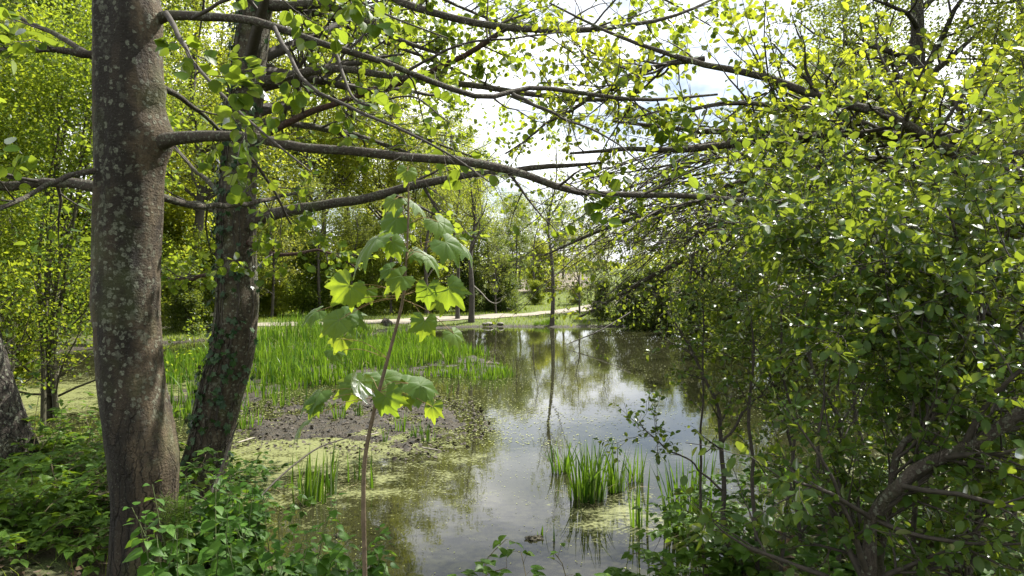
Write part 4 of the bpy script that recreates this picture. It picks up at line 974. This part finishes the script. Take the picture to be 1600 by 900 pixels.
sal = thing('sallow_bush', 'dense dark sallow bush with thick crooked stems filling the bank beside the pond', 'bush', (2.2, 3.6, .4))
stems = [[(1330, 1060, 2.4, 30), (1362, 830, 2.35, 20), (1395, 752, 2.3, 19), (1450, 722, 2.25, 21), (1560, 668, 2.2, 20), (1640, 600, 2.2, 16), (1760, 480, 2.2, 9)],
         [(1350, 1040, 2.5, 18), (1385, 790, 2.45, 12), (1402, 695, 2.45, 11), (1470, 622, 2.5, 10), (1520, 540, 2.6, 8), (1540, 420, 2.8, 4)],
         [(1300, 960, 3.6, 14), (1310, 700, 3.6, 10), (1260, 520, 3.7, 8), (1240, 380, 3.8, 6), (1235, 290, 3.9, 3)],
         [(1420, 1000, 2.9, 16), (1440, 700, 2.8, 12), (1400, 500, 2.75, 9), (1350, 390, 2.7, 6), (1290, 310, 2.7, 3)],
         [(1500, 1050, 2.7, 18), (1540, 700, 2.6, 14), (1530, 470, 2.6, 10), (1490, 350, 2.6, 7), (1450, 270, 2.6, 3)],
         [(1600, 1050, 3.0, 18), (1660, 700, 3.0, 14), (1640, 470, 3.1, 10), (1590, 330, 3.2, 7), (1560, 230, 3.2, 3)],
         [(1430, 900, 4.2, 16), (1460, 640, 4.3, 12), (1420, 430, 4.4, 9), (1330, 300, 4.5, 6), (1240, 250, 4.5, 3)],
         [(1250, 900, 4.4, 12), (1230, 690, 4.4, 8), (1200, 580, 4.4, 6), (1165, 520, 4.4, 4), (1135, 490, 4.4, 2)],
         [(1560, 950, 4.8, 18), (1600, 600, 4.9, 14), (1570, 400, 5, 10), (1510, 300, 5.1, 7), (1440, 250, 5.2, 3)],
         [(1350, 900, 5.2, 14), (1340, 640, 5.3, 10), (1310, 480, 5.4, 8), (1270, 410, 5.5, 5), (1230, 380, 5.6, 3)],
         [(1660, 700, 2.9, 14), (1540, 480, 2.7, 9), (1420, 420, 2.6, 6), (1300, 430, 2.55, 3)],
         [(1640, 500, 3.1, 12), (1500, 350, 3.0, 8), (1380, 340, 2.9, 5), (1260, 380, 2.9, 3)]]
SPs, SRs = [], []
for s in stems:
    P, rr = limb_pts(s, 22); P = P + np.stack([vnoise(np.arange(22) * .5, np.full(22, s[0][0] * .37 + s[0][2]), 1, k) for k in range(3)], -1) * .06
    rr = rr * (1 if len(SPs) < 2 else .6); g = Geo(); tubes(g, P[None], rr[None], 8); g.build('stem', M_LIMB if len(SPs) < 2 else M_TWIG, sal); SPs.append(P); SRs.append(rr)
fs = Geo(); shrub_fol(fs, np.array(SPs), np.array(SRs), 27, (.4, 1.05), 6, (.12, .45), 7, 15, (.020, .049), SALLOW, flat=.55, t1r=(.1, 1))
fs.build('foliage', [M_TWIG, M_SALLOW], sal, kind='stuff')

wil = thing('willow_tree', 'leaning willow sending bare sweeping branches out over the water from behind the sallow', 'tree', (6.66, 5.46, .5))
P, rr = limb_pts([(2110, 800, 5.46, 76), (2100, 760, 5.46, 70), (2020, 560, 5.4, 60), (1900, 380, 5.2, 50), (1790, 295, 5, 44), (1760, -100, 5, 34), (1780, -600, 5.1, 24), (1760, -1000, 5.2, 8)], 40); WTP, WTR = P, rr; g = Geo(); tubes(g, P[None], rr[None], 12); g.build('trunk', M_BARK2, wil)
WQ = .78                                             # how far off the willow limbs hang
wl = [[(1790, 300, 6.4, 34), (1650, 290, 6.0, 20), (1480, 232, 5.6, 13), (1400, 190, 5.5, 12), (1300, 155, 5.5, 11), (1180, 118, 5.6, 9), (1080, 95, 5.7, 7), (960, 55, 5.8, 4), (860, 5, 6, 2)],
      [(1790, 290, 6.4, 30), (1600, 240, 6.4, 18), (1400, 211, 6.4, 12), (1280, 205, 6.4, 10), (1160, 203, 6.4, 8), (1060, 200, 6.4, 6), (960, 190, 6.5, 3)],
      [(1790, 300, 6.4, 30), (1600, 270, 6.2, 17), (1400, 214, 6.1, 12), (1240, 216, 6.0, 10), (1130, 232, 6.0, 9), (1000, 235, 6.1, 6), (890, 240, 6.2, 3)],
      [(1790, 320, 6.4, 26), (1600, 290, 6.8, 16), (1380, 250, 7, 11), (1200, 272, 7, 9), (1090, 315, 7.1, 7), (960, 350, 7.2, 5), (850, 400, 7.3, 2)],
      [(1100, 93, 5.7, 7), (1040, 100, 5.8, 7), (980, 122, 6, 6), (900, 165, 6.1, 4.5), (840, 205, 6.2, 3), (790, 240, 6.3, 2)],
      [(1790, 310, 6.4, 24), (1620, 330, 7.4, 14), (1400, 310, 7.8, 10), (1240, 330, 8, 9), (1100, 390, 8, 7), (1000, 440, 8, 5), (900, 500, 8, 2)],
      [(1400, 214, 6.1, 9), (1300, 175, 5.8, 7), (1180, 160, 5.6, 6), (1060, 172, 5.5, 4), (960, 185, 5.4, 2)]]
WPs, WRs = [], []
for s in wl:
    P, rr = limb_pts([(a, b, c * WQ, d * 1.3) for a, b, c, d in s], 22); P = P + np.stack([vnoise(np.arange(22) * .6, np.full(22, s[1][1] * .77), 1, k) for k in range(3)], -1) * np.minimum(.05, rr * 3)[:, None]
    g = Geo(); tubes(g, P[None], rr[None], 8); g.build('limb', M_LIMB, wil); WPs.append(P); WRs.append(rr)
fw = Geo(); Pw, Rw = np.array(WPs), np.array(WRs)
overhead(fw, WTP, WTR, 3, (1.0, 1.8), (.6, .97), (5, 4, 6), bias=(.4, .1, 0))
shrub_fol(fw, Pw, Rw, 17, (.5, 1.2), 5, (.2, .6), 7, 9, (.038, .064), SALLOW, .2, .07, (.12, .62))
shrub_fol(fw, Pw, Rw, 6, (.3, .8), 4, (.15, .45), 2, 3, (.034, .055), SALLOW, .2, .0, (.55, 1))
sh = []                                              # long bare shoots sweeping down towards the water
for k in range(96):
    x0 = rng.uniform(1080, 1330); y0 = rng.uniform(190, 360); dx = rng.uniform(130, 330); dy = rng.uniform(30, 190) ; Y = rng.uniform(5, 8)
    wav = np.cumsum(rng.normal(size=(14, 3)), 0) * .014; wav[0] = 0
    sh.append(np.concatenate([wav + spline(np.array([at(x0, y0, Y), at(x0 - dx * .5, y0 + dy * rng.uniform(.22, .42), Y + rng.normal() * .2), at(x0 - dx, y0 + dy, Y + rng.normal() * .4)]), 14)]))
SH = np.array(sh); SR_ = np.linspace(1, .25, 14)[None] * rng.uniform(.005, .014, 96)[:, None]
A, Ar = sprout(SH, SR_, 6, (.25, .9), (20, 65), (.15, 1), -.02, .2, 7, .6, .2, .3)
B, Br = sprout(A, Ar, 3, (.12, .4), (20, 60), (.2, 1), 0, .15, 5, .6)
fb = Geo(); tubes(fb, SH, SR_, 5); tubes(fb, A, Ar, 4); tubes(fb, B, Br, 3)
leaf_twigs(fb, B, 2, (.026, .05), SALLOW, 1, (.3, 1), .25, .9, -.1, open_=False); leaf_twigs(fb, A, 4, (.026, .05), SALLOW, 1, (.3, 1), .25, .9, -.1, open_=False)
fb.build('bare_shoots', [M_TWIG, M_WILLOW], wil, kind='stuff')
fw.build('foliage', [M_TWIG, M_WILLOW], wil, kind='stuff')

thin = thing('thin_stemmed_shrub', 'thin-stemmed open shrub with sparse leaves standing before the water', 'shrub', at(1135, 930, 4.2))
ts = [[(1138, 960, 4.2, 10), (1131, 800, 4.2, 8), (1127, 690, 4.2, 7), (1118, 630, 4.2, 6), (1090, 570, 4.2, 4.5), (1062, 515, 4.2, 3), (1040, 480, 4.2, 2)], [(1128, 690, 4.2, 5), (1165, 640, 4.2, 4), (1200, 608, 4.2, 3.5), (1260, 590, 4.1, 2)],
      [(1185, 960, 4.0, 8), (1178, 780, 4.0, 6), (1172, 640, 4, 5), (1180, 540, 4, 3.5), (1165, 460, 4, 2)], [(1215, 960, 3.8, 7), (1240, 700, 3.8, 5), (1220, 560, 3.8, 4), (1230, 440, 3.8, 2)], [(1130, 775, 4.2, 4), (1085, 725, 4.2, 3), (1040, 700, 4.2, 2.5), (1000, 660, 4.2, 1.6)],
      [(1100, 960, 4.4, 7), (1095, 720, 4.4, 4), (1099, 560, 4.4, 3), (1095, 470, 4.4, 2)]]
TPs, TRs = [], []
for s in ts:
    P, rr = limb_pts(s, 20); P = P + np.stack([vnoise(np.arange(20) * .6, np.full(20, s[1][0] * .17), 1, k) for k in range(3)], -1) * .03
    g = Geo(); tubes(g, P[None], rr[None], 7); g.build('stem', M_TWIG, thin); TPs.append(P); TRs.append(rr)
ft = Geo(); shrub_fol(ft, np.array(TPs), np.array(TRs), 9, (.2, .45), 3, (.08, .25), 4, 5, (.028, .045), SALLOW, 0., .02, (.5, 1)); ft.build('foliage', [M_TWIG, M_SALLOW], thin, kind='stuff')

# ------------------------------------------------------------------ brambles, nettles and other low plants on the near bank
def ground_at(px, py):
    """where the sight line through a pixel meets the bank"""
    Y = np.linspace(1.2, 12, 600); z = CAMZ + (HZ - py) / F * Y; x = (px - CX) / F * Y; i = np.argmax(z < height(x, Y)); return np.array([x[i], Y[i], height(x[i:i + 1], Y[i:i + 1])[0]])


def bramble(label, c, nc, ln, size=(.055, .09), lean=(0, 0, 0), name='bramble_bush', cat='bush', up=.55, spread=.25):
    root = thing(name, label, cat, c); n = nc
    a = rng.uniform(0, 6.28, n); P0 = np.asarray(c) + np.column_stack([np.cos(a), np.sin(a), a * 0]) * spread * np.sqrt(rng.random((n, 1)))
    d = norm(np.column_stack([np.cos(a) * .7, np.sin(a) * .7, np.full(n, up) + rng.random(n) * .7]) + np.asarray(lean)); K = 12; P = np.zeros((n, K, 3)); p = P0 - Z * .05; L_ = rng.uniform(*ln, n)
    for k in range(K):
        P[:, k] = p; d = norm(d + rng.normal(size=(n, 3)) * .09 - Z * .105); p = p + d * (L_ / (K - 1))[:, None]
    P[:, :, 2] = np.maximum(P[:, :, 2], .05 + height(P[:, :, 0], P[:, :, 1]))
    g = Geo(); tubes(g, P, np.linspace(.0042, .0016, K)[None] * np.ones((n, 1)), 5); g.build('cane', M_CANE, root)
    m = 13; idx = np.repeat(np.arange(n), m); tt = np.tile(np.linspace(.12, 1, m), n) + rng.normal(size=n * m) * .02; f = np.clip(tt, 0, .999) * (K - 1); i = f.astype(int); w = (f - i)[:, None]
    b = P[idx, i] * (1 - w) + P[idx, i + 1] * w; tan = norm(P[idx, i + 1] - P[idx, i]); v = rng.normal(size=b.shape); v[:, 2] = np.abs(v[:, 2]); v = norm(v - (v * tan).sum(1, keepdims=True) * tan)
    pet = rng.uniform(.03, .07, len(b))[:, None]; tip = b + norm(v + tan * .4) * pet; ax = norm(v * [1, 1, .2] + tan * .3 - Z * .15); nr = norm(Z + rng.normal(size=b.shape) * .3); s = rng.uniform(*size, len(b))
    fo = Geo(); tubes(fo, np.stack([b, (b + tip) / 2 + Z * .004, tip], 1), np.full((len(b), 3), .0009), 3, 0)
    ac = np.cross(nr, ax); put_leaves(fo, tip, ax, nr, s, OVATE)
    for sg in (1, -1): put_leaves(fo, tip, ax * .25 + sg * ac, nr, s * .82, OVATE)
    fo.build('foliage', [M_CANE, M_BRAMBLE], root, kind='stuff'); return root


def nettle(label, c, ns, h, size=(.065, .11), spread=.2, name='nettle_clump'):
    root = thing(name, label, 'plant', c); n = ns; a = rng.uniform(0, 6.28, n); P0 = np.asarray(c) + np.column_stack([np.cos(a), np.sin(a), a * 0]) * spread * np.sqrt(rng.random((n, 1))); K = 9; P = np.zeros((n, K, 3))
    P0[:, 2] = height(P0[:, 0], P0[:, 1]); d = norm(np.column_stack([np.cos(a) * .2, np.sin(a) * .2, np.ones(n)])); p = P0 - Z * .04; L_ = rng.uniform(*h, n)
    for k in range(K): P[:, k] = p; d = norm(d + rng.normal(size=(n, 3)) * .06); p = p + d * (L_ / (K - 1))[:, None]
    g = Geo(); tubes(g, P, np.linspace(.0035, .0018, K)[None] * np.ones((n, 1)), 5); g.build('stem', M_STEM, root)
    m = 10; fo = Geo()
    for q in range(m):
        t = .22 + .78 * q / (m - 1); f = min(t, .999) * (K - 1); i = int(f); w = f - i; b = P[:, i] * (1 - w) + P[:, i + 1] * w; aa = a + q * 1.571 + rng.normal(size=n) * .2
        for sg in (0, math.pi):
            d_ = np.column_stack([np.cos(aa + sg), np.sin(aa + sg), np.full(n, -.25 + .5 * (t > .93))]); s = rng.uniform(*size, n) * (1.05 if t < .75 else 1.25 - t * .75)
            put_leaves(fo, b + d_ * .018, d_, Z + rng.normal(size=(n, 3)) * .25, s, OVATE)
    fo.build('foliage', [M_STEM, M_NETTLE], root, kind='stuff'); return root


for lab, px, py, nc, ln in [('bramble mass at the foot of the dark leaning trunk', 30, 745, 26, (.5, 1.0)), ('bramble bush between the leaning trunk and the big alder', 105, 740, 26, (.4, .9)), ('bramble close against the shaded side of the big alder trunk', 140, 800, 24, (.4, .9)),
                            ('dark low bramble under the first row at the picture edge', 40, 810, 24, (.5, .9)), ('low bramble over brown leaf litter by the alder foot', 110, 850, 12, (.3, .55)), ('bramble just in front of the pond behind the big alder', 150, 700, 18, (.4, .8)),
                            ('bramble bush at the picture corner beside short grass', -10, 860, 18, (.3, .6)), ('bramble growing up the foot of the ivy-hung second alder', 320, 770, 22, (.4, .8)), ('bramble bush between the two alder feet', 290, 830, 22, (.5, .9))]:
    bramble(lab, ground_at(px, py), nc, ln)
for lab, p, ns, h in [('nettle clump against the lit side of the big alder foot', (-1.55, 3.3), 12, (.45, .8)), ('nettle clump with broad serrate leaves beside the alder foot and the feathery horsetail', (-1.3, 2.95), 12, (.4, .7)), ('tall nettle clump standing out over the green film', (-1.15, 3.6), 10, (.5, .85)),
                      ('nettle clump next to the sapling stem base', (-.85, 3.1), 10, (.3, .6)), ('row of upright nettles at the water edge before the film', (-.95, 3.8), 10, (.3, .55)), ('low nettles under the sapling at the frame foot', (-.6, 3.0), 8, (.2, .42)), ('nettles behind the bramble between the alders', (-2.0, 4.6), 12, (.4, .7)), ('nettle clump rising before the second alder foot', (-1.75, 4.2), 10, (.4, .75))]:
    nettle(lab, (p[0], p[1], float(height(p[0], p[1]))), ns, h)
for lab, x, y, n, ln, sz, lean in [('leafy bramble shoot leaning out beside the sapling stem', -.55, 2.9, 3, (.75, 1.0), (.04, .06), (.5, 0, 1.2)), ('round-leaved bramble sprig at the bottom edge before the open water', .07, 2.75, 4, (.62, .72), (.042, .055), (0, 0, 2.2)), ('small bramble sprig beside the round-leaved one', .25, 2.9, 4, (.6, .75), (.024, .036), (0, 0, 2.2))]:
    bramble(lab, (x, y, float(height(x, y))), n, ln, sz, lean, 'bramble_shoot', 'plant', .9, .03)
for lab, p, nc, ln in [('bramble bush below the tall iris clump at the water edge', (1.15, 3.75), 20, (.3, .55)), ('bramble reaching out over the dark water', (.95, 3.3), 14, (.3, .6)), ('bramble around the foot of the thin-stemmed shrub', (1.6, 4.2), 20, (.35, .65)), ('bramble under the sallow stems', (1.9, 3.5), 22, (.5, .9)),
                       ('shaded bramble under the thick crooked sallow stem', (2.4, 4.2), 18, (.5, .9)), ('bramble at the bottom edge under the sallow', (1.5, 3.0), 18, (.4, .8)), ('bramble at the bottom corner below the sallow', (2.2, 3.0), 18, (.4, .8)), ('bramble at the very corner under the crooked sallow stem', (2.6, 3.3), 20, (.5, .9)), ('bramble filling the shade between the sallow stems', (2.9, 4.6), 20, (.5, .9)), ('bramble on the bank beyond the thin-stemmed shrub', (2.0, 5.4), 20, (.5, .9))]:
    bramble(lab, (p[0], p[1], float(height(p[0], p[1]))), nc, ln)

hs = thing('horsetail', 'feathery green horsetail beside the foot of the big alder', 'plant', (-1.72, 3.45, float(height(-1.72, 3.45)))); c = np.array(hs['_o'])
SP = np.array([spline(np.array([c, c + [dx * .5, 0, .3], c + [dx, dy, .62]]), 24) for dx, dy in ((.02, .0), (-.05, .03), (.08, -.02))]); g = Geo(); tubes(g, SP, np.linspace(.004, .002, 24)[None] * np.ones((3, 1)), 6); g.build('stem', M_STEM, hs)
fo = Geo(); A, Ar = sprout(SP, np.full((3, 24), .002), 420, (.07, .14), (50, 75), (.15, 1), .03, .03, 4, .5, 0, .5, .0008); tubes(fo, A, Ar, 3); fo.build('needle_whorls', M_GRASS, hs, kind='stuff')

# ------------------------------------------------------------------ small things
def lump(name, label, cat, c, r, mat, squash=.6, seed=0, amp=.35):
    n, m = 14, 20; th = np.linspace(.02, math.pi - .02, n)[:, None]; ph = np.linspace(0, 2 * math.pi, m, endpoint=False)[None]
    d = np.stack([np.sin(th) * np.cos(ph), np.sin(th) * np.sin(ph), np.cos(th) + 0 * ph], -1); s = 1 + amp * (vnoise(d[..., 0] * 2 + d[..., 2], d[..., 1] * 2 - d[..., 2], 1.2, seed) * 1.4 + vnoise(d[..., 0] * 5 + d[..., 2] * 3, d[..., 1] * 5, 1.3, seed + 1))
    V = np.asarray(c) + d * s[..., None] * np.asarray(r) * [1, 1, squash]; i, j = np.meshgrid(np.arange(n - 1), np.arange(m), indexing='ij'); f = np.stack([i * m + j, (i + 1) * m + j, (i + 1) * m + (j + 1) % m, i * m + (j + 1) % m], -1).reshape(-1, 4)
    g = Geo(); g.add(V.reshape(-1, 3), f); return tag(g.build(name, mat, origin=c), label, cat)


def wpt(px, py): Y = CAMZ * F / (py - HZ); return np.array([(px - CX) / F * Y, Y, 0.])
lump('mud_clod', 'dark mossy mud clod poking out of the open water', 'mud clod', wpt(830, 842) + [0, 0, .0], (.055, .04, .035), M_CLOD, .6, 1, 1.1)
lump('mud_clod', 'small dark mud clod in the green film by the nettles', 'mud clod', wpt(533, 838) + [0, 0, .01], (.035, .03, .03), M_CLOD, .6, 4, 1.1)
lump('bank_stone', 'flat grey stone at the far waterline beside the leaning dark trunk', 'stone', at(762, 506, 32.2), (.24, .2, .13), M_STONE, .6, 8)
lump('bank_stone', 'smaller grey stone at the far waterline, next along from the flat one', 'stone', at(782, 506, 32.2), (.17, .15, .12), M_STONE, .6, 9)
lump('tree_stump', 'small dark stump on the grass between the reeds and the path', 'stump', at(604, 513, 30.2), (.3, .3, .45), M_BARK3, 1.0, 12)


def stick(name, label, pts, mat, cat='branch', n=26):
    P, rr = limb_pts(pts, n); g = Geo(); tubes(g, P[None], rr[None], 7); return tag(g.build(name, mat, origin=P[0]), label, cat)
stick('dead_branch', 'bleached dead branch curving down from the dark leaning waterside tree', [(741, 447, 32.4, 1.6), (752, 457, 32.2, 1.5), (764, 470, 32, 1.4), (775, 474, 32, 1.2), (784, 469, 32, 1), (787, 463, 32, .7)], M_DEADWOOD)
stick('fallen_branch', 'thin bare branch slanting over the green film from the bank brambles', [(375, 815, 4.6, 3.5), (430, 752, 5.0, 3), (490, 704, 5.4, 2.6), (530, 688, 5.6, 2), (556, 682, 5.7, 1.2)], M_TWIG)
stick('fallen_branch', 'thin bare twig rising from the nettles at the second alder foot', [(330, 770, 4.6, 6), (345, 735, 4.7, 4.5), (360, 690, 4.8, 3), (372, 660, 4.8, 2)], M_TWIG)
stick('fallen_branch', 'dark forked branch dipping into the far water before the mirrored trunk', [(985, 488, 24, 2.4), (940, 515, 23, 2), (900, 532, 22.5, 1.6), (886, 538, 22.3, 1)], M_TWIG)
for i, (p, q, lab) in enumerate([((570, 690), (592, 684), 'pale stick lying on the mud close to the sapling stem'), ((660, 708), (690, 714), 'pale chip of wood at the front of the mud bank'), ((372, 700), (398, 692), 'broken stalk on the mud by the second alder')]):
    a_, b_ = wpt(*p) + [0, 0, .07], wpt(*q) + [0, 0, .075]; g = Geo(); tubes(g, np.linspace(a_, b_, 6)[None], np.array([[.010, .011, .01, .011, .009, .004]]), 7); tag(g.build('stick', M_DEADWOOD, origin=a_), lab, 'stick')

for o in list(bpy.data.objects):
    if '_o' in o: del o['_o']
